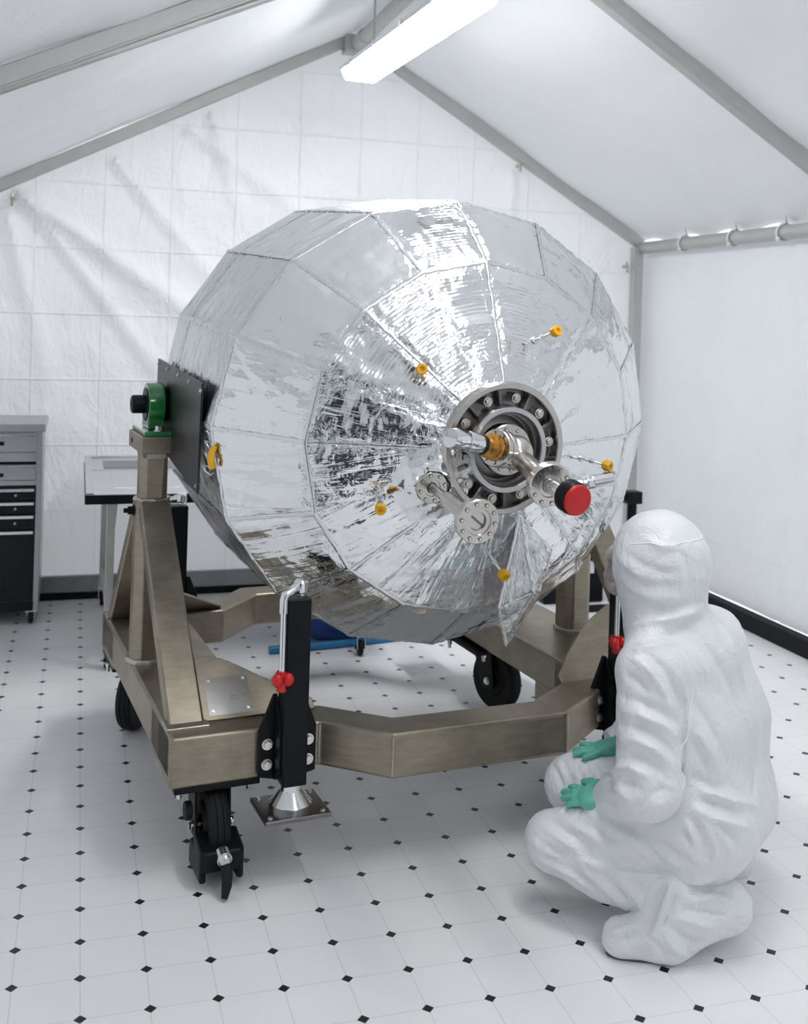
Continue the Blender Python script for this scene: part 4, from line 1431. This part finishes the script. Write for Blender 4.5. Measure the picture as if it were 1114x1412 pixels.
def nets(fn, lo, hi, h):
    """surface nets of fn < 0"""
    lo = np.array(lo, np.float32)
    n = np.ceil((np.array(hi) - lo) / h).astype(int) + 1
    ax = [lo[i] + h * np.arange(n[i], dtype=np.float32) for i in range(3)]
    G = np.stack(np.meshgrid(*ax, indexing='ij'), -1).reshape(-1, 3)
    F = np.concatenate([fn(c) for c in np.array_split(G, max(1, len(G) // 200000))]).reshape(n)
    I = F < 0
    m = n - 1
    acc = np.zeros((*m, 3), np.float32)
    cnt = np.zeros(m, np.int32)
    for d in range(3):
        e1, e2 = [x for x in range(3) if x != d]
        for o1 in (0, 1):
            for o2 in (0, 1):
                sl0 = [None] * 3
                sl0[d] = slice(0, m[d])
                sl0[e1] = slice(o1, o1 + m[e1])
                sl0[e2] = slice(o2, o2 + m[e2])
                sl1 = list(sl0)
                sl1[d] = slice(1, m[d] + 1)
                a, b = F[tuple(sl0)], F[tuple(sl1)]
                x = (a < 0) != (b < 0)
                t = np.where(x, a / np.where(x, a - b, 1), 0)
                off = np.zeros((*m, 3), np.float32)
                off[..., d] = t
                off[..., e1] = o1
                off[..., e2] = o2
                acc += np.where(x[..., None], off, 0)
                cnt += x
    act = cnt > 0
    ids = -np.ones(m, np.int64)
    ids[act] = np.arange(act.sum())
    ijk = np.argwhere(act)
    verts = lo + h * (ijk + acc[act] / cnt[act][:, None])
    faces = []
    for d in range(3):
        e1, e2 = (d + 1) % 3, (d + 2) % 3
        sl0 = [slice(1, m[0]), slice(1, m[1]), slice(1, m[2])]
        sl0[d] = slice(0, m[d])
        sl1 = list(sl0)
        sl1[d] = slice(1, m[d] + 1)
        a, b = I[tuple(sl0)], I[tuple(sl1)]
        for flip, cond in ((0, a & ~b), (1, ~a & b)):
            q = np.argwhere(cond)
            if not len(q):
                continue
            for ax_ in range(3):
                if ax_ != d:
                    q[:, ax_] += 1
            u1 = np.zeros(3, int); u1[e1] = 1
            u2 = np.zeros(3, int); u2[e2] = 1
            g = lambda p: ids[p[:, 0], p[:, 1], p[:, 2]]
            f = np.stack([g(q), g(q - u1), g(q - u1 - u2), g(q - u2)], 1)
            faces.append(f if flip else f[:, ::-1])
    return verts, np.concatenate(faces)


def relax(v, f, it=2, w=.5):
    for _ in range(it):
        s = np.zeros_like(v)
        c = np.zeros(len(v))
        for a in range(4):
            for b in ((a + 1) % 4, (a + 3) % 4):
                np.add.at(s, f[:, a], v[f[:, b]])
                np.add.at(c, f[:, a], 1)
        v = v * (1 - w) + w * s / c[:, None]
    return v


def vnormals(v, f):
    n = np.cross(v[f[:, 2]] - v[f[:, 0]], v[f[:, 3]] - v[f[:, 1]])
    o = np.zeros_like(v)
    for a in range(4):
        np.add.at(o, f[:, a], n)
    return o / np.maximum(np.linalg.norm(o, axis=1), 1e-9)[:, None]


A = np.array
pel, Lhip, Rhip = A((1.617, .026, .300)), A((1.519, -.049, .286)), A((1.701, .095, .28))
Lkn, Rkn = A((1.216, .157, .185)), A((1.343, .307, .262))
Lan, Ran = A((1.414, -.069, .132)), A((1.655, .181, .085))
Lmid, Rmid, Lch, Rch = A((1.511, -.015, .518)), A((1.72, .128, .497)), A((1.474, .027, .668)), A((1.67, .155, .682))
neck, head = A((1.504, .123, .784)), A((1.501, .145, .930))
Lsh, Rsh, Lel, Lwr = A((1.383, -.016, .683)), A((1.700, .190, .700)), A((1.343, -.098, .430)), A((1.332, .070, .325))
Rel, Rwr = A((1.594, .335, .42)), A((1.497, .331, .365))
FW = A((-.68, .73, 0.))
RT = A((.73, .68, 0.))
#          a      b     ra    rb   blend
BODY = [
    (pel, (pel + Lhip) / 2, .135, .125, .06), (Lhip, Lhip, .128, .128, .05), (Rhip, Rhip, .125, .125, .05),
    (Lhip, Lmid, .120, .090, .06), (Rhip, Rmid, .118, .100, .06), ((Lhip + Rhip) / 2, (Lmid + Rmid) / 2, .125, .115, .05),
    (Lmid, Lch, .090, .098, .06), (Rmid, Rch, .102, .098, .06), ((Lmid + Rmid) / 2, (Lch + Rch) / 2, .115, .115, .05),
    (Lch, Lsh, .092, .075, .03), (Rch, Rsh, .09, .075, .04),
    ((Lch + Rch) / 2, neck, .110, .090, .06), (neck + A((0, 0, -.035)), Rsh, .092, .072, .04), (neck + A((0, 0, -.035)), Lsh, .088, .074, .04),
    (Lsh, Lel, .080, .082, .014), (Lel, Lwr, .084, .052, .010),
    (Rsh, Rel, .076, .070, .014), (Rel, Rwr, .068, .046, .010),
    (Lhip, Lhip * .45 + Lkn * .55, .122, .104, .022), (Lhip * .45 + Lkn * .55, Lkn, .104, .082, .016),
    (Rhip, Rhip * .45 + Rkn * .55, .115, .097, .022), (Rhip * .45 + Rkn * .55, Rkn, .097, .086, .016),
    (Lkn, Lkn * .5 + Lan * .5, .080, .084, .007), (Lkn * .5 + Lan * .5, Lan, .084, .062, .007),
    (Rkn, Rkn * .5 + Ran * .5, .082, .078, .007), (Rkn * .5 + Ran * .5, Ran, .078, .055, .007),
]
LEG0 = 18
Rh = np.stack([RT, FW, A((0, 0, 1.))])


def crease(bv, folds):
    disp = np.zeros(len(bv))
    for pts_, am, wd in folds:
        pts_ = A(pts_)
        n_ = len(pts_) - 1
        best = np.full(len(bv), 9.)
        tpos = np.zeros(len(bv))
        for s_ in range(n_):
            p0_, p1_ = pts_[s_], pts_[s_ + 1]
            ba_ = p1_ - p0_
            t_ = np.clip((bv - p0_) @ ba_ / max(ba_ @ ba_, 1e-9), 0, 1)
            d_ = np.linalg.norm(bv - p0_ - t_[:, None] * ba_, axis=1)
            m_ = d_ < best
            best = np.where(m_, d_, best)
            tpos = np.where(m_, (s_ + t_) / n_, tpos)
        disp += am * np.exp(-np.sqrt((best / (wd * .62)) ** 2 + .09)) * 2.5 * np.clip(np.sin(PI * tpos), 0, 1) ** .8
    return .018 * np.tanh(disp / .018)


def body_raw(P):
    d = None
    for a, b, ra, rb, k in BODY:
        e = sdf_cone(P, a, b, ra, rb)
        d = e if d is None else smin(d, e, k)
    return d


def body_sdf(P):
    P = np.asarray(P, np.float32)
    d = body_raw(P)
    hd = sdf_ell(P, head + A((0, 0, .003)), (.122, .132, .138), Rh)
    hd = smin(hd, sdf_cone(P, head + A((0, 0, -.03)), neck + A((.0, .0, .02)), .118, .106), .05)
    d = smin(d, hd, .035)
    # face opening in the hood
    fc = head + FW * .135 + A((0, 0, -.035))
    d = smax(d, -sdf_ell(P, fc, (.078, .075, .098), Rh), .012)
    return d


def fold(v, nrm):
    """creases of the loose fabric: long folds along the limbs, tight ones at knees, elbows, hip and waist"""
    out = np.zeros(len(v))
    W = np.zeros(len(v))
    acc = np.zeros(len(v))
    for i, (a, b, ra, rb, k) in enumerate(BODY):
        L = np.linalg.norm(b - a)
        if L < .05:
            continue
        d = np.abs(sdf_cone(v.astype(np.float32), a, b, ra, rb))
        w = np.exp(-(d / .02) ** 2) + 1e-6
        ax_ = V((b - a) / L)
        ref = V((0, 0, 1)) if abs(ax_.z) < .9 else V((1, 0, 0))
        s1 = ax_.cross(ref).normalized()
        s2 = ax_.cross(s1)
        near = np.nonzero(w > .05)[0]
        n_ = np.zeros(len(v))
        torso = i < 14
        f1, f2 = (4.5, 15.) if torso else (6., 24.)
        for j in near:
            p = V(v[j])
            al, c1, c2 = p.dot(ax_), p.dot(s1), p.dot(s2)
            wp = noise.noise(p * 7 + V((i, 0, 0))) * .05
            q = V((al * f1 + wp * 10, (c1 + wp + al * .35) * f2, (c2 + wp) * f2))
            r = 1 - abs(noise.noise(q)) * 2.2
            q2 = V((al * f2 * 1.4 + wp * 25, c1 * f1 * 2.2, c2 * f1 * 2.2))
            r2 = 1 - abs(noise.noise(q2 + V((9, 3, i)))) * 2.4
            n_[j] = r * .62 + max(r2, 0) * .38
        acc += w * n_
        W += w
    return acc / W


lo, hi = (1.05, -.32, .03), (1.93, .50, 1.10)
bv, bf = nets(body_sdf, lo, hi, .0068)
bv = relax(bv, bf, 2, .5)
bn = vnormals(bv, bf)
amp = .0040 * np.ones(len(bv))
hood_w = np.clip((bv[:, 2] - .80) / .08, 0, 1)
amp *= 1 - .45 * hood_w
bv = bv + bn * ((fold(bv, bn) - .3) * amp)[:, None]
disp = crease(bv, FOLDS)
bv = bv + bn * disp[:, None]
hn = np.array([noise.noise(V((p[0] * 13, p[1] * 13, p[2] * 26))) for p in bv])
bv = bv + bn * (hood_w * hn * .004)[:, None]
bv = relax(bv, bf, 1, .35)
PO = V((1.52, .08, 0))
person = link('person', bv - A(PO), bf, M_['suit'], smooth=180)
person.location = PO
tag(person, 'person in white hooded coverall crouching beside the cart, seen from behind', 'person')
BV = BVHTree.FromPolygons([V(p) for p in bv], [tuple(q) for q in bf])


def seam(pts, name, r=.0022, mat='seam', lift=.0005):
    path = []
    for a, b in zip(pts, pts[1:]):
        for k in range(14):
            p = V(a).lerp(V(b), k / 14)
            q = BV.find_nearest(p)
            path.append(q[0] + q[1] * lift - PO)
    for _ in range(4):
        path = [path[0]] + [(path[i - 1] + path[i] * 2 + path[i + 1]) / 4 for i in range(1, len(path) - 1)] + [path[-1]]
    sm = [path[0]] + [(path[i - 1] + path[i] * 2 + path[i + 1]) / 4 for i in range(1, len(path) - 1)] + [path[-1]]
    return MB().tube(sm, r, 8).build(name, M_[mat], person, smooth=80)


hx = lambda a, z, r=.16: tuple(head + (RT * math.sin(a) - FW * math.cos(a)) * r + A((0, 0, z)))
seam([hx(a, .085 + .012 * math.cos(a * 1.5), .14) for a in (-2.0, -1.5, -1.0, -.5, 0, .5, 1.0, 1.5)], 'hood_seam')
seam([hx(.10, .08), hx(.12, .03), hx(.12, -.03), hx(.1, -.09), hx(.08, -.12)], 'hood_seam', .0018)
seam([tuple(neck + RT * .07 - FW * .10 + A((0, 0, -.03))), (1.66, .02, .66), (1.72, .00, .52), (1.74, -.01, .40), (1.72, -.03, .28)], 'back_seam', .0018)
seam([(1.36, -.02, .76), (1.46, -.06, .74), (1.48, -.08, .66), (1.45, -.11, .56), (1.41, -.12, .50)], 'sleeve_seam', .0018)

# head inside the hood
hc = head + FW * .012 + A((0, 0, -.012))


def head_sdf(P):
    P = np.asarray(P, np.float32)
    d = sdf_ell(P, hc + A((0, 0, .01)), (.074, .092, .108), Rh)
    d = smin(d, sdf_ell(P, hc + FW * .028 + A((0, 0, -.075)), (.05, .06, .045), Rh), .03)
    d = smin(d, sdf_cone(P, hc + FW * .085 + A((0, 0, .012)), hc + FW * .108 + A((0, 0, -.022)), .010, .0145), .012)
    for s in (-1, 1):
        d = smin(d, sdf_cone(P, hc + FW * .086 + RT * s * .018 + A((0, 0, .028)), hc + FW * .075 + RT * s * .045 + A((0, 0, .028)), .010, .008), .012)
        d = smax(d, -sdf_ell(P, hc + FW * .096 + RT * s * .032 + A((0, 0, .006)), (.018, .014, .011), Rh), .006)
        d = smin(d, sdf_ell(P, hc + RT * s * .075 + A((0, 0, -.005)), (.010, .018, .030), Rh), .006)
    for zz in (-.052, -.064):
        d = smin(d, sdf_cone(P, hc + FW * .088 + RT * -.02 + A((0, 0, zz)), hc + FW * .088 + RT * .02 + A((0, 0, zz)), .006, .006), .006)
    return d


v, f = nets(head_sdf, hc - .16, hc + .16, .005)
link('head', relax(v, f, 1) - A(PO), f, M_['skin'], person, smooth=180)
for s in (-1, 1):
    c = V(hc + FW * .080 + RT * s * .032 + A((0, 0, .006))) - PO
    e = MB().sphere(c, .0125, 18, 12).build('eye', M_['eye'], person, smooth=180)
    MB().sphere(c + V(FW) * .0085, .0055, 14, 8).build('iris', M_['sole'], e, smooth=180)
# crumpled mask bulging out of the hood
vm, fm = nets(lambda P: smin(sdf_ell(P, head + FW * .114 + A((0, 0, -.068)), (.054, .042, .044), Rh), sdf_ell(P, head + FW * .120 + A((0, 0, -.040)), (.030, .030, .028), Rh), .02), head - .24, head + .24, .005)
nm = vnormals(vm, fm)
vm = vm + nm * np.array([(1 - abs(noise.noise(V((p[0] * 20, p[1] * 20, p[2] * 55)))) * 2.4) * .003 for p in vm])[:, None]
link('face_mask', vm - A(PO), fm, M_['mask'], person, smooth=180, label='crumpled taupe face mask showing past the hood')

# wide protective goggles above the mask
vg, fg = nets(lambda P: smax(sdf_ell(P, head + FW * .100 + A((0, 0, .004)), (.080, .048, .036), Rh), -sdf_ell(P, head + FW * .070 + A((0, 0, .004)), (.070, .050, .030), Rh), .006), head - .24, head + .24, .005)
link('goggles', relax(vg, fg, 1) - A(PO), fg, M_['goggles'], person, smooth=180, label='smoky safety goggles at the edge of the hood')


# shoe covers
def shoe(an, toe, ball, heel, name, seed):
    an, toe, ball, heel = map(A, (an, toe, ball, heel))
    up = A((0, 0, 1.))

    def fn(P):
        P = np.asarray(P, np.float32)
        d = sdf_cone(P, ball + up * .048, toe + up * .040, .062, .050)
        d = smin(d, sdf_cone(P, ball + up * .052, heel + up * .052, .064, .054), .03)
        d = smin(d, sdf_cone(P, heel + up * .060, an, .062, .072), .05)
        d = smin(d, sdf_cone(P, ball + up * .07, an, .062, .070), .05)
        d = smin(d, sdf_cone(P, (ball + heel) / 2 + up * .09, an, .066, .072), .04)
        # flat sole plane through toe-ball-heel
        ln = heel - ball
        nz_ = np.cross(ln, np.cross(up, ln))
        nz_ = nz_ / np.linalg.norm(nz_)
        s1 = -((P - ball) @ nz_.astype(np.float32)) + .0
        s2 = -(P[:, 2] - .004)
        return smax(smax(d, s1, .012), s2, .008)
    L_ = np.minimum(np.minimum(toe, heel), an) - .14
    H_ = np.maximum(np.maximum(toe, heel), an) + .14
    v, f = nets(fn, L_, H_, .0062)
    v = relax(v, f, 2)
    n = vnormals(v, f)
    w = np.clip(v[:, 2] / .05, 0, 1)
    h = np.array([(1 - abs(noise.noise(V((p[0] * 16, p[1] * 16, p[2] * 26)) + V((seed, 0, 0)))) * 2.4) * .6 + .4 * noise.noise(V(p) * 40) for p in v])
    v = v + n * (h * .0050 * w)[:, None]
    v = v + n * (crease(v, SHOE_FOLDS) * w)[:, None]
    o = link(name, v - A(PO), f, M_['boot'], person, smooth=180)
    # gathered cuff
    m = MB()
    pts = []
    ax_ = V(an - ball).normalized()
    # sole edge: a thin dark welt under the shoe
    ring = []
    dd = V(heel - toe)
    dd.z = 0
    dd.normalize()
    ss = V((-dd.y, dd.x, 0))
    ln = V(heel - ball)
    slope = ln.z / max(math.hypot(ln.x, ln.y), 1e-6)
    top, bot = [], []
    for k in range(40):
        a = 2 * PI * k / 40
        ca, sa = math.cos(a), math.sin(a)
        base = V((toe + heel) / 2)
        Lh = (V(heel) - V(toe)).length / 2 + .035
        wd = .046 - .006 * ca
        p = base + dd * (Lh * ca) + ss * (wd * sa)
        along = (p - V(ball)).dot(dd)
        p.z = max(.001, ball[2] + .001 + max(0, along) * slope)
        bot.append(p)
    vs = [p - PO for p in bot] + [p + V((0, 0, .007)) - PO for p in bot]
    fs = [tuple(range(40))[::-1], tuple(range(40, 80))] + [(k, (k + 1) % 40, 40 + (k + 1) % 40, 40 + k) for k in range(40)]
    link('shoe_sole', vs, fs, M_['sole'], o)
    return o


shoe((1.437, -.078, .130), (1.298, -.066, .0), (1.405, -.098, .0), (1.560, -.118, .055), 'shoe_cover', 2.)
shoe((1.665, .185, .10), (1.53, .25, .0), (1.62, .215, .0), (1.76, .16, .03), 'shoe_cover', 7.)


# gloved hands
def grad(p):
    e = .004
    P = A([p + A(d) for d in ((e, 0, 0), (-e, 0, 0), (0, e, 0), (0, -e, 0), (0, 0, e), (0, 0, -e))])
    d = body_sdf(P)
    g = A((d[0] - d[1], d[2] - d[3], d[4] - d[5]))
    return g / max(np.linalg.norm(g), 1e-9)


LEGS = BODY[LEG0:]


def leg_sdf(P):
    d = None
    for a, b, ra, rb, k in LEGS:
        e = sdf_cone(np.asarray(P, np.float32), a, b, ra, rb)
        d = e if d is None else smin(d, e, k)
    return d


def rest(p, gap):
    """lift a point so that it lies on the trousers"""
    p = A(p)
    for _ in range(12):
        d = float(leg_sdf(p[None])[0]) - gap
        if d > -.0005:
            break
        e = .004
        P = A([p + A(q) for q in ((e, 0, 0), (-e, 0, 0), (0, e, 0), (0, -e, 0), (0, 0, e), (0, 0, -e))])
        dd = leg_sdf(P)
        g = A((dd[0] - dd[1], dd[2] - dd[3], dd[4] - dd[5]))
        p = p - g / max(np.linalg.norm(g), 1e-9) * d
    return p


def drape(p, gap):
    """press a point down on to the trousers"""
    p = rest(p, gap)
    for _ in range(40):
        if float(leg_sdf(p[None])[0]) < gap + .003:
            break
        p = p + A((0, 0, -.003))
    return rest(p, gap)


def hand(W, F, N, thumb_side, wrist_from, label, spread=1., curl=.5, thumb_out=1.):
    W, F, N = A(W), A(F) / np.linalg.norm(F), A(N) / np.linalg.norm(N)
    Sd = np.cross(F, N) * thumb_side
    Sd /= np.linalg.norm(Sd)
    N = np.cross(Sd, F) * thumb_side
    N /= np.linalg.norm(N)
    if N[2] < 0:
        N = -N
    prims = []
    kn = []
    for i, (s, l, kx) in enumerate(((.030, .066, .078), (.010, .074, .084), (-.010, .068, .080), (-.028, .052, .072))):
        K = drape(W + F * kx + Sd * s + N * .012, .013)
        kn.append(K)
        d = F + Sd * (s * 6.5 * spread)
        d /= np.linalg.norm(d)
        p = K
        r = .0098 - (.0012 if i == 3 else 0)
        for j, (fr_, rr) in enumerate(((.44, r), (.32, r * .93), (.24, r * .84))):
            d2 = d - N * (curl * .40 * (j + .6))
            d2 /= np.linalg.norm(d2)
            q = p + d2 * l * fr_
            q = rest(q, rr * .95)
            prims.append((p, q, r if j == 0 else rp, rr, .004))
            p, rp = q, rr
    for i, K in enumerate(kn):
        prims.append((W + Sd * (.018 - .012 * i), K, .021, .0125, .016))
    for a, b in zip(kn, kn[1:]):
        prims.append((a - F * .012, b - F * .012, .013, .013, .012))
    T0 = rest(W + F * .020 + Sd * .024, .015)
    T1 = rest(T0 + F * .030 + Sd * .022 * thumb_out - N * .004, .013)
    T2 = rest(T1 + F * .030 + Sd * .010 - N * .010, .011)
    T3 = rest(T2 + F * .024 + Sd * .002 - N * .008, .0095)
    prims += [(W + Sd * .01, T0, .020, .017, .014), (T0, T1, .016, .013, .010), (T1, T2, .0125, .0115, .005), (T2, T3, .0115, .0095, .004)]
    prims.append((A(wrist_from), W, .030, .026, .016))
    pts = A([p for pr in prims for p in pr[:2]])

    def fn(P):
        P = np.asarray(P, np.float32)
        d = None
        for a, b, ra, rb, k in prims[::-1]:
            e = sdf_cone(P, a, b, ra, rb)
            d = e if d is None else smin(d, e, k)
        return d
    v, f = nets(fn, pts.min(0) - .04, pts.max(0) + .04, .0028)
    v = relax(v, f, 1, .4)
    o = link('glove', v - A(PO), f, M_['glove'], person, smooth=180, label=label)
    return o


hand((1.333, .050, .325), (-.62, .76, -.10), (-.2, -.62, .76), 1, (1.352, .010, .355), 'green glove resting on the near thigh', .9, .45, .2)
hand((1.490, .285, .362), (-.97, .10, -.14), (.0, -.80, .62), -1, (1.535, .300, .385), 'green glove resting on the far knee', 2.2, .42, 1.7)


# cuffs at the sleeve ends
def cuff(c, d, r, name):
    c, d = V(c) - PO, V(d).normalized()
    m = MB()
    prof = [(r * .80, -.012), (r, -.016), (r * 1.03, 0), (r, .014), (r * .80, .012), (r * .80, -.012)]
    m.lathe(prof, c, d, 36)
    return m.build(name, M_['suit'], person, smooth=60)


cuff(Lwr + (Lwr - Lel) * .10, V(Lwr - Lel), .047, 'cuff')
cuff(Rwr + (Rwr - Rel) * .10, V(Rwr - Rel), .045, 'cuff')

# ------------------------------------------------------------------ camera and picture settings
cam = bpy.data.cameras.new('camera')
cobj = bpy.data.objects.new('camera', cam)
COL.objects.link(cobj)
R3 = ((.956932, -.288758, .029996), (.028717, -.008665, -.99955), (.288888, .957363, 0.))
right, down, fwd = V(R3[0]), V(R3[1]), V(R3[2])
mw = Matrix((( right.x, -down.x, -fwd.x, -.04414), (right.y, -down.y, -fwd.y, -2.47059), (right.z, -down.z, -fwd.z, 1.57352), (0, 0, 0, 1)))
cobj.matrix_world = mw
cam.sensor_fit = 'VERTICAL'
cam.sensor_height = 24
cam.lens = 1478.66 * 24 / 1412
cam.shift_y = -(706 - 440.42) / 1412
cam.clip_start = .05
cam.dof.use_dof = True
cam.dof.focus_distance = 3.0
cam.dof.aperture_fstop = 2.6
S.camera = cobj

w = bpy.data.worlds.new('world')
S.world = w
w.use_nodes = True
w.node_tree.nodes['Background'].inputs[0].default_value = (.86, .875, .90, 1)
w.node_tree.nodes['Background'].inputs[1].default_value = 1.35

S.view_settings.view_transform = 'Standard'
S.view_settings.look = 'None'
S.view_settings.gamma = 1
S.view_settings.use_curve_mapping = False
S.view_settings.exposure = 0.44
S.cycles.use_denoising = True
S.cycles.max_bounces = 14
S.cycles.diffuse_bounces = 8
S.cycles.glossy_bounces = 6
S.cycles.sample_clamp_indirect = 8
S.cycles.caustics_reflective = False
S.cycles.caustics_refractive = False
